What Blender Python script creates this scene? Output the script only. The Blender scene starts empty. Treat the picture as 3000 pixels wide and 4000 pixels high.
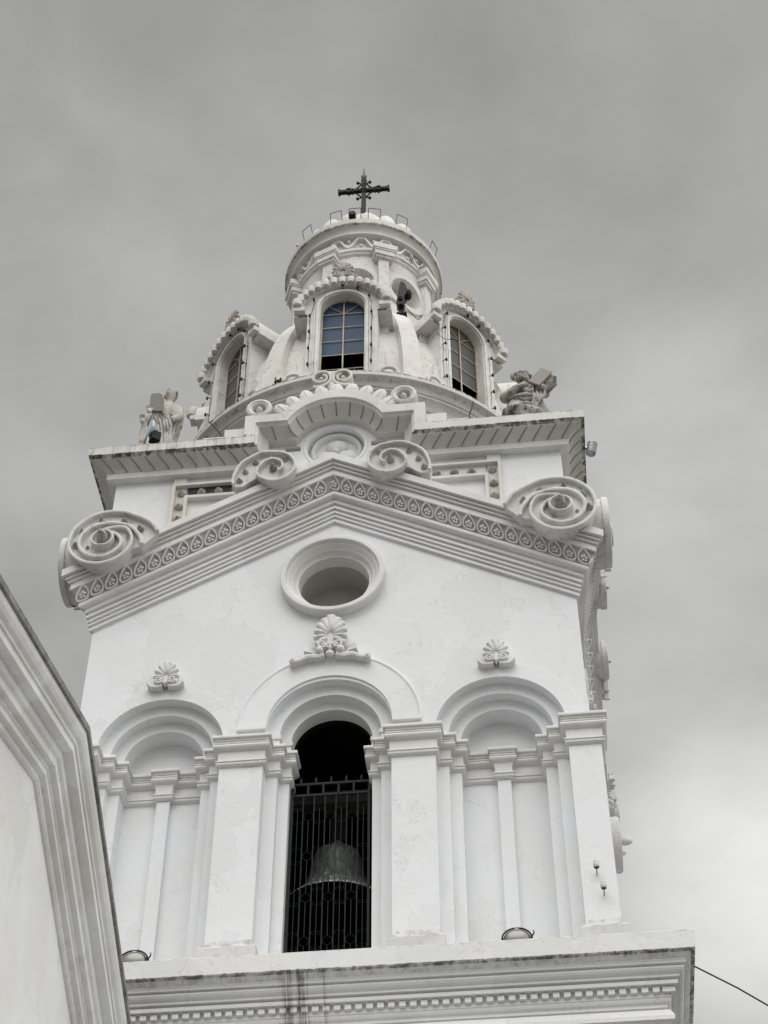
import bpy, math, random
from math import sin, cos, pi, radians as rad, hypot
from mathutils import Vector, Matrix
from mathutils.geometry import tessellate_polygon
from mathutils.noise import noise as pnoise
random.seed(7)
scene = bpy.context.scene
col = scene.collection

# ------------------------------------------------------------------ camera
CAM = (3.0527, -21.1802, -13.2316)
PIT, YAW, ROL, FPX = rad(46.7572), rad(5.9294), rad(-0.0076), 6996.38
F = Vector((-sin(YAW)*cos(PIT), cos(YAW)*cos(PIT), sin(PIT)))
RT = Vector((cos(YAW), sin(YAW), 0)); UP = RT.cross(F)
RX = RT*cos(ROL)+UP*sin(ROL); UY = -RT*sin(ROL)+UP*cos(ROL)
cam = bpy.data.cameras.new("camera"); co = bpy.data.objects.new("camera", cam); col.objects.link(co)
cam.sensor_fit = 'HORIZONTAL'; cam.sensor_width = 36; cam.lens = 36*FPX/3000
cam.clip_start = .1; cam.clip_end = 5000
m = Matrix((RX, UY, -F)).transposed().to_4x4(); m.translation = Vector(CAM)
co.matrix_world = m
scene.camera = co

# ------------------------------------------------------------------ sky and sun
scene.view_settings.view_transform = 'Standard'; scene.view_settings.look = 'None'
scene.view_settings.gamma = 1; scene.view_settings.exposure = 0.40
w = bpy.data.worlds.new("World"); scene.world = w; w.use_nodes = True
nt = w.node_tree; N = nt.nodes; L = nt.links; N.clear()
SUN_EL, SUN_AZ = rad(54), rad(186)          # azimuth clockwise from +y
out = N.new('ShaderNodeOutputWorld'); bg = N.new('ShaderNodeBackground'); bg.inputs[1].default_value = 0.1
sky = N.new('ShaderNodeTexSky'); sky.sky_type = 'NISHITA'; sky.sun_disc = False
sky.sun_elevation = SUN_EL; sky.sun_rotation = SUN_AZ; sky.air_density = 1.2; sky.dust_density = 2.5
tc = N.new('ShaderNodeTexCoord')
def wn(scale, detail, rough, loc):
    mp = N.new('ShaderNodeMapping'); mp.inputs['Location'].default_value = loc
    mp.inputs['Scale'].default_value = (1, 1, 1.6)
    n = N.new('ShaderNodeTexNoise'); n.inputs['Scale'].default_value = scale; n.inputs['Detail'].default_value = detail
    n.inputs['Roughness'].default_value = rough; n.inputs['Distortion'].default_value = .25
    L.new(tc.outputs['Generated'], mp.inputs[0]); L.new(mp.outputs[0], n.inputs[0]); return n
n1 = wn(4.2, 5, .5, (1.7, 0.4, 3.1)); n2 = wn(10, 7, .58, (5.3, 2.2, 0.7))
mx = N.new('ShaderNodeMix'); mx.data_type = 'FLOAT'; mx.inputs[0].default_value = .34
L.new(n1.outputs[0], mx.inputs[2]); L.new(n2.outputs[0], mx.inputs[3])
ramp = N.new('ShaderNodeValToRGB'); cr = ramp.color_ramp; cr.interpolation = 'B_SPLINE'
cr.elements[0].position = .36; cr.elements[0].color = (.71, .71, .675, 1)
cr.elements[1].position = .64; cr.elements[1].color = (1.035, 1.03, .99, 1)
e = cr.elements.new(.5); e.color = (.855, .855, .815, 1)
L.new(mx.outputs[0], ramp.inputs[0])
# the deck of cloud is thinner behind the viewer, where the sun is
def dirmask(d, lo, hi):
    vm = N.new('ShaderNodeVectorMath'); vm.operation = 'DOT_PRODUCT'; vm.inputs[1].default_value = Vector(d).normalized()
    L.new(tc.outputs['Generated'], vm.inputs[0])
    mr = N.new('ShaderNodeMapRange'); mr.interpolation_type = 'SMOOTHSTEP'
    mr.inputs[1].default_value = lo; mr.inputs[2].default_value = hi
    L.new(vm.outputs['Value'], mr.inputs[0]); return mr
sdir = (sin(SUN_AZ)*cos(SUN_EL), cos(SUN_AZ)*cos(SUN_EL), sin(SUN_EL))
g2 = dirmask(sdir, .55, 1.0)
def addn(a, k, b=None, c=1.):
    q = N.new('ShaderNodeMath'); q.operation = 'MULTIPLY_ADD'; L.new(a, q.inputs[0]); q.inputs[1].default_value = k
    if b is None: q.inputs[2].default_value = c
    else: L.new(b, q.inputs[2])
    return q.outputs[0]
gain = addn(g2.outputs[0], .8, None, 1.0)
wing_fill = dirmask((1, -.22, .36), .40, 1.0); gain = addn(wing_fill.outputs[0], 3.4, gain)  # unseen bright lobe off to the right, added to light the wing wall
# thick and thin places in the deck: (right, up, reach in radians, gain) from the tower's direction
for rx_, uy_, rr_, gg_ in ((.215, -.200, .10, .46), (.19, -.14, .13, .18), (.175, .035, .10, .22), (.173, .247, .21, -.15), (.199, -.058, .08, -.07), (-.124, .157, .16, .05), (-.199, .278, .16, -.08), (-.19, -.102, .13, -.10), (.186, -.27, .15, .20), (.19, -.06, .22, .06)):
    gm = dirmask(F+RX*rx_+UY*uy_, cos(rr_), 1.0); gain = addn(gm.outputs[0], gg_, gain)
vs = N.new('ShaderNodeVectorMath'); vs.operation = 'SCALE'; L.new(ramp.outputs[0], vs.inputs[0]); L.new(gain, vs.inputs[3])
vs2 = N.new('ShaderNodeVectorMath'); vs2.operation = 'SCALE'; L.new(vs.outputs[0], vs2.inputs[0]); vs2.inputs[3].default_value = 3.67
mc = N.new('ShaderNodeMix'); mc.data_type = 'RGBA'; mc.inputs[0].default_value = .95
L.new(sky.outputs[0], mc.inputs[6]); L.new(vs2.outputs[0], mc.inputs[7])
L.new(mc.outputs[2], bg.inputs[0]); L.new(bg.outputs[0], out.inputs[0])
sl = bpy.data.lights.new("sun", 'SUN'); sl.energy = 1.3; sl.angle = rad(50); sl.color = (1, .985, .96)
so = bpy.data.objects.new("sun", sl); col.objects.link(so)
so.rotation_euler = Vector(sdir).to_track_quat('Z', 'Y').to_euler()
scene.cycles.max_bounces = 6

# ------------------------------------------------------------------ materials
def mat(name, base, rough=.85, metal=0., bump=0., bscale=30):
    mt = bpy.data.materials.new(name); mt.use_nodes = True
    p = mt.node_tree.nodes['Principled BSDF']
    p.inputs['Base Color'].default_value = (*base, 1); p.inputs['Roughness'].default_value = rough; p.inputs['Metallic'].default_value = metal
    if max(base) < .05: p.inputs['Specular IOR Level'].default_value = .18
    if bump:
        t = mt.node_tree; tcn = t.nodes.new('ShaderNodeTexCoord'); n = t.nodes.new('ShaderNodeTexNoise'); n.inputs['Scale'].default_value = bscale
        b = t.nodes.new('ShaderNodeBump'); b.inputs['Strength'].default_value = bump; b.inputs['Distance'].default_value = .02
        t.links.new(tcn.outputs['Object'], n.inputs[0]); t.links.new(n.outputs[0], b.inputs['Height']); t.links.new(b.outputs[0], p.inputs['Normal'])
    return mt
def plaster(name, base=(.775, .787, .815), warm=(.755, .760, .772), dirt=.15, dirtcol=(.20, .185, .165), streak=.5, bands=(), cracks=.5, top=0., lo=.5, spots=()):
    """white lime paint: warm and cool patches, rain streaks, mould bands at the listed heights, hair cracks"""
    mt = bpy.data.materials.new(name); mt.use_nodes = True; t = mt.node_tree; n = t.nodes; l = t.links
    p = n['Principled BSDF']; p.inputs['Roughness'].default_value = .82
    tcn = n.new('ShaderNodeTexCoord')
    def noise(scale, detail=5, vec=(1, 1, 1), rough=.6, off=(0, 0, 0)):
        mp = n.new('ShaderNodeMapping'); mp.inputs['Scale'].default_value = vec; mp.inputs['Location'].default_value = off
        q = n.new('ShaderNodeTexNoise'); q.inputs['Scale'].default_value = scale; q.inputs['Detail'].default_value = detail; q.inputs['Roughness'].default_value = rough
        l.new(tcn.outputs['Object'], mp.inputs[0]); l.new(mp.outputs[0], q.inputs[0]); return q.outputs[0]
    def rng(v, a, b, c=0., d=1.):
        q = n.new('ShaderNodeMapRange'); q.inputs[1].default_value = a; q.inputs[2].default_value = b; q.inputs[3].default_value = c; q.inputs[4].default_value = d
        q.interpolation_type = 'SMOOTHSTEP'; l.new(v, q.inputs[0]); return q.outputs[0]
    def mth(op, a, b):
        q = n.new('ShaderNodeMath'); q.operation = op
        for i, x in enumerate((a, b)):
            if isinstance(x, (int, float)): q.inputs[i].default_value = x
            else: l.new(x, q.inputs[i])
        return q.outputs[0]
    def mixc(f, a, b):
        q = n.new('ShaderNodeMix'); q.data_type = 'RGBA'
        if isinstance(f, (int, float)): q.inputs[0].default_value = f
        else: l.new(f, q.inputs[0])
        for i, x in ((6, a), (7, b)):
            if isinstance(x, tuple): q.inputs[i].default_value = (*x, 1)
            else: l.new(x, q.inputs[i])
        return q.outputs[2]
    c = mixc(rng(noise(.9, 4), .35, .65), base, warm)
    pn = noise(.7, 6, (1, 1, .7), .55, (7, 3, 5))
    c = mixc(mth('MULTIPLY', rng(pn, .525, .54), .5), c, tuple(k*.93 for k in warm))
    c = mixc(mth('MULTIPLY', rng(mth('ABSOLUTE', mth('SUBTRACT', pn, .526), 0), .0008, .0026, 1., 0.), .28), c, (.40, .37, .34))
    blot = noise(5, 8, rough=.7); strk = noise(4, 6, (3.2, 3.2, .35), .65, (3, 1, 2))
    fine = noise(22, 6, rough=.7, off=(9, 4, 1))
    dm = mth('MULTIPLY', rng(blot, lo, lo+.22), dirt)
    dm = mth('ADD', dm, mth('MULTIPLY', rng(strk, .56, .72), dirt*streak))
    sp = n.new('ShaderNodeSeparateXYZ'); l.new(tcn.outputs['Object'], sp.inputs[0])
    for (z0, wd, am) in bands:            # z0 in the object's own height, thicker and thinner along its length
        dz = mth('ABSOLUTE', mth('SUBTRACT', sp.outputs[2], z0), 0)
        bm = rng(dz, wd*.35, wd, 1., 0.)
        bm = mth('MULTIPLY', bm, rng(mth('ADD', mth('MULTIPLY', strk, .6), mth('MULTIPLY', blot, .5)), .42, .66))
        dm = mth('ADD', dm, mth('MULTIPLY', bm, am))
    for (xa, xb_, za, zb, am) in spots:
        sn = noise(1., 5, (11, .1, .35), .75, (2, 0, 7)); xm = mth('ABSOLUTE', mth('SUBTRACT', sp.outputs[0], (xa+xb_)/2), 0)
        q = mth('MULTIPLY', rng(xm, (xb_-xa)*.32, (xb_-xa)*.55, 1., 0.), mth('MULTIPLY', rng(sp.outputs[2], za-.15, za+.1), rng(sp.outputs[2], zb, zb+.03, 1., 0.)))
        dm = mth('ADD', dm, mth('MULTIPLY', mth('MULTIPLY', q, rng(sn, .42, .62)), am))
    if top:
        g = n.new('ShaderNodeNewGeometry'); s2 = n.new('ShaderNodeSeparateXYZ'); l.new(g.outputs['Normal'], s2.inputs[0])
        dm = mth('ADD', dm, mth('MULTIPLY', mth('MULTIPLY', rng(s2.outputs[2], .2, .8), rng(blot, .38, .6)), top))
    dm = mth('MULTIPLY', dm, rng(fine, .25, .6, .55, 1.15))
    dm = rng(dm, 0., 1., 0., 1.)
    c = mixc(dm, c, dirtcol)
    if cracks:
        v = n.new('ShaderNodeTexVoronoi'); v.feature = 'DISTANCE_TO_EDGE'; v.inputs['Scale'].default_value = .8
        wv = n.new('ShaderNodeVectorMath'); wv.operation = 'MULTIPLY_ADD'
        nz = n.new('ShaderNodeTexNoise'); nz.inputs['Scale'].default_value = 3; nz.inputs['Detail'].default_value = 5
        l.new(tcn.outputs['Object'], nz.inputs[0]); l.new(nz.outputs['Color'], wv.inputs[0]); wv.inputs[1].default_value = (.5, .5, .5); l.new(tcn.outputs['Object'], wv.inputs[2])
        l.new(wv.outputs[0], v.inputs[0])
        cm = mth('MULTIPLY', rng(v.outputs['Distance'], .003, .010, 1., 0.), rng(noise(1.3, 3, off=(5, 5, 5)), .56, .66))
        c = mixc(mth('MULTIPLY', cm, cracks), c, (.42, .38, .34))
    l.new(c, p.inputs['Base Color'])
    b = n.new('ShaderNodeBump'); b.inputs['Strength'].default_value = .45; b.inputs['Distance'].default_value = .015
    hb = mth('ADD', mth('MULTIPLY', noise(7, 3), 1.), mth('MULTIPLY', fine, .35))
    l.new(hb, b.inputs['Height']); l.new(b.outputs[0], p.inputs['Normal'])
    return mt
GZ = -14.9                                   # plaza level; object heights below are measured from it
def H(z): return z-GZ
M_WALL = plaster("lime_white_wall", dirt=.11, streak=1.1, cracks=.22)
M_PIL = plaster("lime_white_pilaster", dirt=.10, streak=1.0, bands=((H(4.17), .05, .45), (H(3.88), .04, .4), (H(.78), .05, .4)), cracks=.3)
M_PLINTH = plaster("plinth_paint", base=(.66, .66, .655), warm=(.58, .57, .56), dirt=.35, streak=.8, dirtcol=(.30, .29, .275), top=.5, lo=.44, cracks=.2)
M_CAP = plaster("capital_paint", base=(.74, .74, .735), warm=(.69, .68, .66), dirt=.14, streak=.8, bands=((H(4.30), .05, .30),), cracks=0)
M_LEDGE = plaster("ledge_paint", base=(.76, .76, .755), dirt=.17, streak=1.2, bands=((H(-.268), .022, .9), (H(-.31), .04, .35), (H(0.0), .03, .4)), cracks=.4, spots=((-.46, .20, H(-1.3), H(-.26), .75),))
M_RAKE = plaster("raking_cornice_paint", base=(.74, .74, .75), warm=(.70, .69, .67), dirt=.10, streak=.5, cracks=.15)
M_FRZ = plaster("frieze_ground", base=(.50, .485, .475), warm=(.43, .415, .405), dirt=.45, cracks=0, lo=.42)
M_ORN = plaster("ornament_paint", base=(.72, .715, .715), warm=(.66, .65, .64), dirt=.28, streak=.8, cracks=0, lo=.45)
M_VOL = plaster("volute_paint", base=(.72, .71, .70), warm=(.64, .625, .61), dirt=.45, streak=.9, top=.3, cracks=0, lo=.46)
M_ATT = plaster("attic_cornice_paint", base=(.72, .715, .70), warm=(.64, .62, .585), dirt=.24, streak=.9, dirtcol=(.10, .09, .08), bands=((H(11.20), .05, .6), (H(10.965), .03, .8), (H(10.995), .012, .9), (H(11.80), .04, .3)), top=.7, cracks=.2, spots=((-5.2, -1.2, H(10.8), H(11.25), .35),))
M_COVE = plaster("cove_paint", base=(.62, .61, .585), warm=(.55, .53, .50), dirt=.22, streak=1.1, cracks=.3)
M_SLOT = mat("cove_joint", (.26, .25, .235), .95)
M_MOULD = plaster("black_mould_panel", base=(.30, .29, .27), warm=(.10, .10, .09), dirt=1.4, dirtcol=(.025, .025, .022), lo=.30, cracks=0)
M_STONED = plaster("dark_weathered_stone", base=(.44, .42, .39), warm=(.30, .28, .26), dirt=1.1, dirtcol=(.07, .065, .06), lo=.44, cracks=0)
M_CONE = plaster("stud_stone", base=(.50, .48, .45), warm=(.40, .38, .35), dirt=.7, dirtcol=(.10, .10, .09), lo=.42, cracks=0)
M_DOME = plaster("dome_paint", base=(.74, .735, .72), warm=(.66, .64, .61), dirt=.42, streak=1., dirtcol=(.19, .175, .15), cracks=.5, lo=.48)
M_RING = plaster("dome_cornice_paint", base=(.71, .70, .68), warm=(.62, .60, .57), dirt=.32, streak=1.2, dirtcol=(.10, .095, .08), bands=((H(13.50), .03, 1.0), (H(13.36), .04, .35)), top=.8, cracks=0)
M_RIM = plaster("lantern_cornice_paint", base=(.66, .65, .62), warm=(.57, .55, .51), dirt=.3, streak=1., dirtcol=(.07, .065, .06), bands=((H(21.52), .05, .6),), cracks=0)
M_LANT = plaster("lantern_paint", base=(.73, .725, .71), warm=(.64, .62, .59), dirt=.45, streak=.9, dirtcol=(.17, .155, .13), cracks=.8, lo=.48)
M_STONE = plaster("weathered_stone", base=(.58, .56, .53), warm=(.42, .39, .36), dirt=.8, dirtcol=(.09, .085, .08), lo=.46, top=.4, cracks=0)
M_WING = plaster("wing_cornice_paint", base=(.82, .82, .815), warm=(.70, .69, .67), dirt=.20, streak=1.1, dirtcol=(.28, .26, .25), cracks=.4, lo=.48)
M_WINGEDGE = plaster("wing_edge_dark", base=(.30, .285, .27), warm=(.20, .19, .18), dirt=.6, dirtcol=(.07, .065, .06), lo=.42, cracks=0)  # dark mottled tone for the cornice edge and roof
M_WINGW = plaster("wing_wall_paint", base=(.80, .80, .80), warm=(.75, .745, .735), dirt=.10, streak=.6, cracks=.2)
M_IRON = mat("black_iron", (.018, .017, .018), .6, 0, .3)
M_GRILL = mat("grille_iron", (.026, .028, .031), .7, 0)
M_BLACK = mat("black_housing", (.006, .006, .007), .5)
M_DARK = mat("painted_dark", (.010, .009, .008), 1)  # near-black colour standing in for the shade of unlit insides
M_OCU = plaster("oculus_interior", base=(.47, .455, .43), warm=(.42, .405, .385), dirt=.05, cracks=0)
M_RUST = plaster("rusty_bar", base=(.58, .54, .44), warm=(.46, .34, .22), dirt=.5, dirtcol=(.30, .12, .04), lo=.45, cracks=0)
M_VERD = mat("verdigris", (.10, .24, .16), .7, .1)
M_GREEN = mat("weed_leaf", (.045, .075, .025), .7)
M_GLASSB = mat("blue_pane", (.030, .062, .115), .4, 0, .5, 1.6)
M_GLASSG = mat("sky_sheen_pane", (.11, .11, .106), .4, 0, .5, 1.6)  # grey of the reflected sky put into the side panes' colour
for m_ in (M_GLASSB, M_GLASSG): m_.node_tree.nodes['Principled BSDF'].inputs['Specular IOR Level'].default_value = .12
M_LAMPG = mat("lamp_glass", (.24, .235, .22), .3, .35)
M_LAMPW = mat("lamp_reflector", (.55, .65, .72), .3, .3)
M_PORC = mat("porcelain", (.55, .54, .52), .4)
M_WOOD = mat("dark_timber", (.03, .026, .022), .9, 0, .5)
def bronze():
    mt = bpy.data.materials.new("bell_bronze"); mt.use_nodes = True; t = mt.node_tree; n = t.nodes; l = t.links; p = n['Principled BSDF']
    tcn = n.new('ShaderNodeTexCoord'); mp = n.new('ShaderNodeMapping'); mp.inputs['Scale'].default_value = (1, 1, .25)
    q = n.new('ShaderNodeTexNoise'); q.inputs['Scale'].default_value = 16; q.inputs['Detail'].default_value = 8; q.inputs['Roughness'].default_value = .75
    l.new(tcn.outputs['Object'], mp.inputs[0]); l.new(mp.outputs[0], q.inputs[0])
    r = n.new('ShaderNodeValToRGB'); r.color_ramp.elements[0].position = .40; r.color_ramp.elements[0].color = (.065, .078, .072, 1)
    r.color_ramp.elements[1].position = .70; r.color_ramp.elements[1].color = (.9, .9, .84, 1)
    k = r.color_ramp.elements.new(.60); k.color = (.19, .215, .20, 1)
    sp = n.new('ShaderNodeSeparateXYZ'); l.new(tcn.outputs['Object'], sp.inputs[0])
    mr = n.new('ShaderNodeMapRange'); mr.inputs[1].default_value = .45; mr.inputs[2].default_value = .05; mr.inputs[3].default_value = 0; mr.inputs[4].default_value = .13; l.new(sp.outputs[2], mr.inputs[0])
    ad = n.new('ShaderNodeMath'); l.new(q.outputs[0], ad.inputs[0]); l.new(mr.outputs[0], ad.inputs[1])
    l.new(ad.outputs[0], r.inputs[0]); l.new(r.outputs[0], p.inputs['Base Color']); p.inputs['Roughness'].default_value = .5; p.inputs['Metallic'].default_value = .0
    return mt
M_BELL = bronze()

# ------------------------------------------------------------------ mesh builder
class MB:
    def __init__(s): s.v = []; s.f = []
    def add(s, vs, fs):
        b = len(s.v); s.v += [tuple(q) for q in vs]; s.f += [tuple(b+i for i in f) for f in fs]; return s
    def box(s, x0, x1, y0, y1, z0, z1):
        return s.add([(x0, y0, z0), (x1, y0, z0), (x1, y1, z0), (x0, y1, z0), (x0, y0, z1), (x1, y0, z1), (x1, y1, z1), (x0, y1, z1)],
                     [(0, 3, 2, 1), (4, 5, 6, 7), (0, 1, 5, 4), (1, 2, 6, 5), (2, 3, 7, 6), (3, 0, 4, 7)])
    def grid(s, rows, closed=False, flip=False):
        n = len(rows[0]); vs = [p for r in rows for p in r]; fs = []
        for i in range(len(rows)-1):
            for j in range(n if closed else n-1):
                k = (j+1) % n; f = (i*n+j, i*n+k, (i+1)*n+k, (i+1)*n+j)
                fs.append(f[::-1] if flip else f)
        return s.add(vs, fs)
    def poly(s, outer, holes=(), fn=None):
        loops = [[Vector((a, b, 0)) for a, b in lp] for lp in (outer, *holes)]
        tr = tessellate_polygon(loops); pts = [q for lp in (outer, *holes) for q in lp]
        return s.add([fn(*q) for q in pts], tr)
    def prism(s, pts, y0, y1, fn=None):
        """pts in x,z ; extruded y0 (front) to y1"""
        fn = fn or (lambda a, y, b: (a, y, b)); n = len(pts)
        tr = tessellate_polygon([[Vector((a, b, 0)) for a, b in pts]])
        s.add([fn(a, y0, b) for a, b in pts], tr); s.add([fn(a, y1, b) for a, b in pts], [t[::-1] for t in tr])
        s.add([fn(a, y0, b) for a, b in pts]+[fn(a, y1, b) for a, b in pts], [(i, (i+1) % n, n+(i+1) % n, n+i) for i in range(n)])
        return s
    def lathe(s, prof, c=(0, 0, 0), seg=48, a0=0, a1=2*pi, fn=None):
        full = abs(a1-a0-2*pi) < 1e-6; n = seg if full else seg+1; rows = []
        for r, z in prof:
            rows.append([(c[0]+r*sin(a0+(a1-a0)*i/seg), c[1]-r*cos(a0+(a1-a0)*i/seg), c[2]+z) for i in range(n)])
        return s.grid(rows, full)
    def disc_y(s, cx, cz, prof, seg=32):
        """lathe about the y axis: prof = (r, y)"""
        rows = [[(cx+r*cos(2*pi*i/seg), y, cz+r*sin(2*pi*i/seg)) for i in range(seg)] for r, y in prof]
        return s.grid(rows, True)
    def tube(s, pts, r, seg=6, cap=True):
        pts = [Vector(p) for p in pts]; rows = []
        rr = r if isinstance(r, (list, tuple)) else [r]*len(pts)
        ref = None
        for i, p in enumerate(pts):
            t = (pts[min(i+1, len(pts)-1)]-pts[max(i-1, 0)]).normalized()
            if ref is None: ref = Vector((0, 0, 1)) if abs(t.z) < .9 else Vector((1, 0, 0))
            a = t.cross(ref).normalized(); b = t.cross(a).normalized(); ref = -b if False else ref
            rows.append([tuple(p+(a*cos(2*pi*k/seg)+b*sin(2*pi*k/seg))*rr[i]) for k in range(seg)])
        s.grid(rows, True)
        if cap: s.add(rows[0], [tuple(range(seg))]); s.add(rows[-1], [tuple(range(seg))[::-1]])
        return s
    def ball(s, c, r, seg=10, rings=6, M=None):
        r = r if isinstance(r, (list, tuple)) else (r, r, r); rows = []
        for i in range(rings+1):
            t = pi*i/rings; rows.append([])
            for k in range(seg):
                q = Vector((r[0]*sin(t)*cos(2*pi*k/seg), r[1]*sin(t)*sin(2*pi*k/seg), r[2]*cos(t)))
                if M: q = M @ q
                rows[-1].append(tuple(q+Vector(c)))
        return s.grid(rows, True, True)
    def cone_y(s, cx, cz, y, r, h, seg=12):
        return s.disc_y(cx, cz, [(r, y), (r*1.02, y-h*.22), (r*.72, y-h*.42), (r*.38, y-h*.78), (.001, y-h)], seg)
    def build(s, name, mt, parent=None, smooth=False, origin=None, auto=None):
        me = bpy.data.meshes.new(name)
        o0 = Vector(origin) if origin is not None else (Vector(parent['_o']) if parent is not None and '_o' in parent else Vector((0, 0, 0)))
        me.from_pydata([tuple(Vector(q)-o0) for q in s.v], [], s.f); me.materials.append(mt)
        import bmesh
        bm = bmesh.new(); bm.from_mesh(me); bmesh.ops.remove_doubles(bm, verts=bm.verts, dist=1e-5)
        bmesh.ops.recalc_face_normals(bm, faces=bm.faces)
        if smooth:
            for f in bm.faces: f.smooth = True
            ang = auto or rad(40)
            for ed in bm.edges:
                if len(ed.link_faces) == 2 and ed.calc_face_angle(0) > ang: ed.smooth = False
        bm.to_mesh(me); bm.free()
        ob = bpy.data.objects.new(name, me); col.objects.link(ob)
        if parent is not None: ob.parent = parent; ob['_o'] = tuple(o0)
        return ob
def tag(o, label=None, cat=None, group=None, kind=None):
    for k, v in (('label', label), ('category', cat), ('group', group), ('kind', kind)):
        if v: o[k] = v
    return o
def empty(name, loc, label, cat, group=None, rz=0):
    o = bpy.data.objects.new(name, None); col.objects.link(o); o.location = loc; o.rotation_euler[2] = rz
    o['_o'] = tuple(loc); o.empty_display_size = .2
    return tag(o, label, cat, group)
def copy_tree(o, parent=None):
    c = o.copy(); col.objects.link(c)
    if parent is not None: c.parent = parent
    for ch in list(o.children): copy_tree(ch, c)
    return c
def rotated(o, k):                      # a copy of a part turned about the tower's axis
    c = copy_tree(o, o.parent); c.rotation_euler[2] = o.rotation_euler[2]+k; return c
def miters(path, closed=False):
    n = len(path); out = []
    for i in range(n):
        def nrm(a, b):
            dx, dy = b[0]-a[0], b[1]-a[1]; l = hypot(dx, dy); return (dy/l, -dx/l)
        if closed or 0 < i < n-1: n1 = nrm(path[i-1], path[i]); n2 = nrm(path[i], path[(i+1) % n])
        elif i == 0: n1 = n2 = nrm(path[0], path[1])
        else: n1 = n2 = nrm(path[-2], path[-1])
        k = 1+n1[0]*n2[0]+n1[1]*n2[1]; out.append(((n1[0]+n2[0])/k, (n1[1]+n2[1])/k))
    return out
def sweep_plan(mb, path, prof, closed=False, pre=None, post=None):
    """profile (d, z) carried along a plan path; outward is to the right of travel"""
    ms = miters(([pre] if pre else [])+list(path)+([post] if post else []), closed)
    if pre: ms = ms[1:]
    if post: ms = ms[:-1]
    rows = [[(p[0]+m_[0]*d, p[1]+m_[1]*d, z) for p, m_ in zip(path, ms)] for d, z in prof]
    return mb.grid(rows, closed)
def arc(cx, cz, r, a0, a1, n): return [(cx+r*cos(a0+(a1-a0)*i/n), cz+r*sin(a0+(a1-a0)*i/n)) for i in range(n+1)]
def piece(pts, a):                      # piecewise linear radius of a spiral
    for (a0, r0), (a1, r1) in zip(pts, pts[1:]):
        if a0 <= a <= a1:
            t = (a-a0)/(a1-a0); t2 = t*t*(3-2*t)*.35+t*.65; return r0+(r1-r0)*t2
    return pts[-1][1]
def spiral_pts(cx, cz, tab, flip=1, step=7, sc=1.):
    a = tab[0][0]; o = []
    while a <= tab[-1][0]:
        r = piece(tab, a)*sc; o.append((cx+flip*r*cos(rad(a)), cz+r*sin(rad(a)))); a += step
    return o
def ridge(mb, pts, y0, y1, w0, w1=None):
    """raised fillet of rectangular section along 2-D points (x,z)"""
    w1 = w1 or w0; ms = miters(pts); n = len(pts); rows = [[], [], [], [], []]
    for i, (p, q) in enumerate(zip(pts, ms)):
        w_ = w0+(w1-w0)*i/(n-1); l = hypot(*q) or 1; q = (q[0]/l, q[1]/l)
        A = (p[0]-q[0]*w_/2, p[1]-q[1]*w_/2); B = (p[0]+q[0]*w_/2, p[1]+q[1]*w_/2)
        rows[0].append((A[0], y1, A[1])); rows[1].append((A[0], y0+w_*.18, A[1])); rows[2].append((p[0], y0, p[1])); rows[3].append((B[0], y0+w_*.18, B[1])); rows[4].append((B[0], y1, B[1]))
    mb.grid(rows); mb.add([r[0] for r in rows], [(0, 1, 2, 3, 4)]); mb.add([r[-1] for r in rows], [(4, 3, 2, 1, 0)])
    return mb

# ------------------------------------------------------------------ ground
g = MB(); g.add([(-400, -400, GZ), (400, -400, GZ), (400, 400, GZ), (-400, 400, GZ)], [(0, 1, 2, 3)])
tag(g.build("ground", plaster("plaza_paving", base=(.13, .127, .12), warm=(.10, .098, .094), dirt=.3, cracks=.3)), kind='structure')

# ------------------------------------------------------------------ the tower
TO = (0, 4, GZ)
T = empty("bell_tower", TO, "tall white plastered church bell tower with pediments, domed top and lantern", "tower")
def part(mb, name, mt, parent=T, smooth=False, auto=None): return mb.build(name, mt, parent, smooth, TO, auto)
def four(o, ks=(1, 2, 3)):
    for k in ks: rotated(o, k*pi/2)
W = 4.0; ZS, ZSC = 4.43, 4.65
R1C, R2C, R3C = .981, .795, .639; R1S, R2S, R3S, XA = 1.001, .8155, .638, 2.643
Y2, Y3, YN = .16, .34, .68

# lower shaft under the ledge
b = MB(); b.box(-4.19, 4.19, -.19, 8.19, GZ, -1.2); part(b, "lower_shaft", M_WALL)
prof = [(-.6, .012), (.995, 0), (1.0, -.01), (.986, -.262), (.935, -.262), (.93, -.285), (.915, -.30), (.895, -.32), (.868, -.338), (.866, -.352), (.858, -.357), (.853, -.388),
        (.795, -.392), (.795, -.405), (.832, -.418), (.828, -.440), (.808, -.466), (.780, -.484), (.766, -.488), (.758, -.492), (.757, -.527), (.69, -.530), (.69, -.545), (.730, -.56), (.728, -.612), (.630, -.616),
        (.630, -.722), (.636, -.724), (.634, -.745), (.621, -.752), (.618, -.775), (.605, -.80), (.585, -.812), (.572, -.816), (.570, -.862), (.53, -.866), (.53, -.882), (.575, -.895), (.600, -.92), (.630, -.99), (.640, -1.01), (.640, -1.07),
        (.60, -1.075), (.56, -1.12), (.50, -1.16), (.40, -1.2), (.19, -1.2)]
SQ = [(-4, 0), (4, 0), (4, 8), (-4, 8)]
b = MB(); sweep_plan(b, SQ, prof, True)
led = part(b, "ledge_cornice", M_LEDGE)
for i in range(64):
    x = 4.44-i*.1425
    q = MB().box(x-.043, x+.043, -.688, -.62, -.700, -.628); part(q, "dentil", M_LEDGE, led)
part(MB().box(4.52, 4.684, -.684, -.62, -.700, -.628), "corner_dentil", M_RAKE, led)
# rain stain under the belfry gate
M_STAIN = plaster("rain_stain", base=(.60, .585, .57), warm=(.42, .39, .37), dirt=.75, streak=1.2, dirtcol=(.2, .175, .165), lo=.46, cracks=0)

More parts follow.
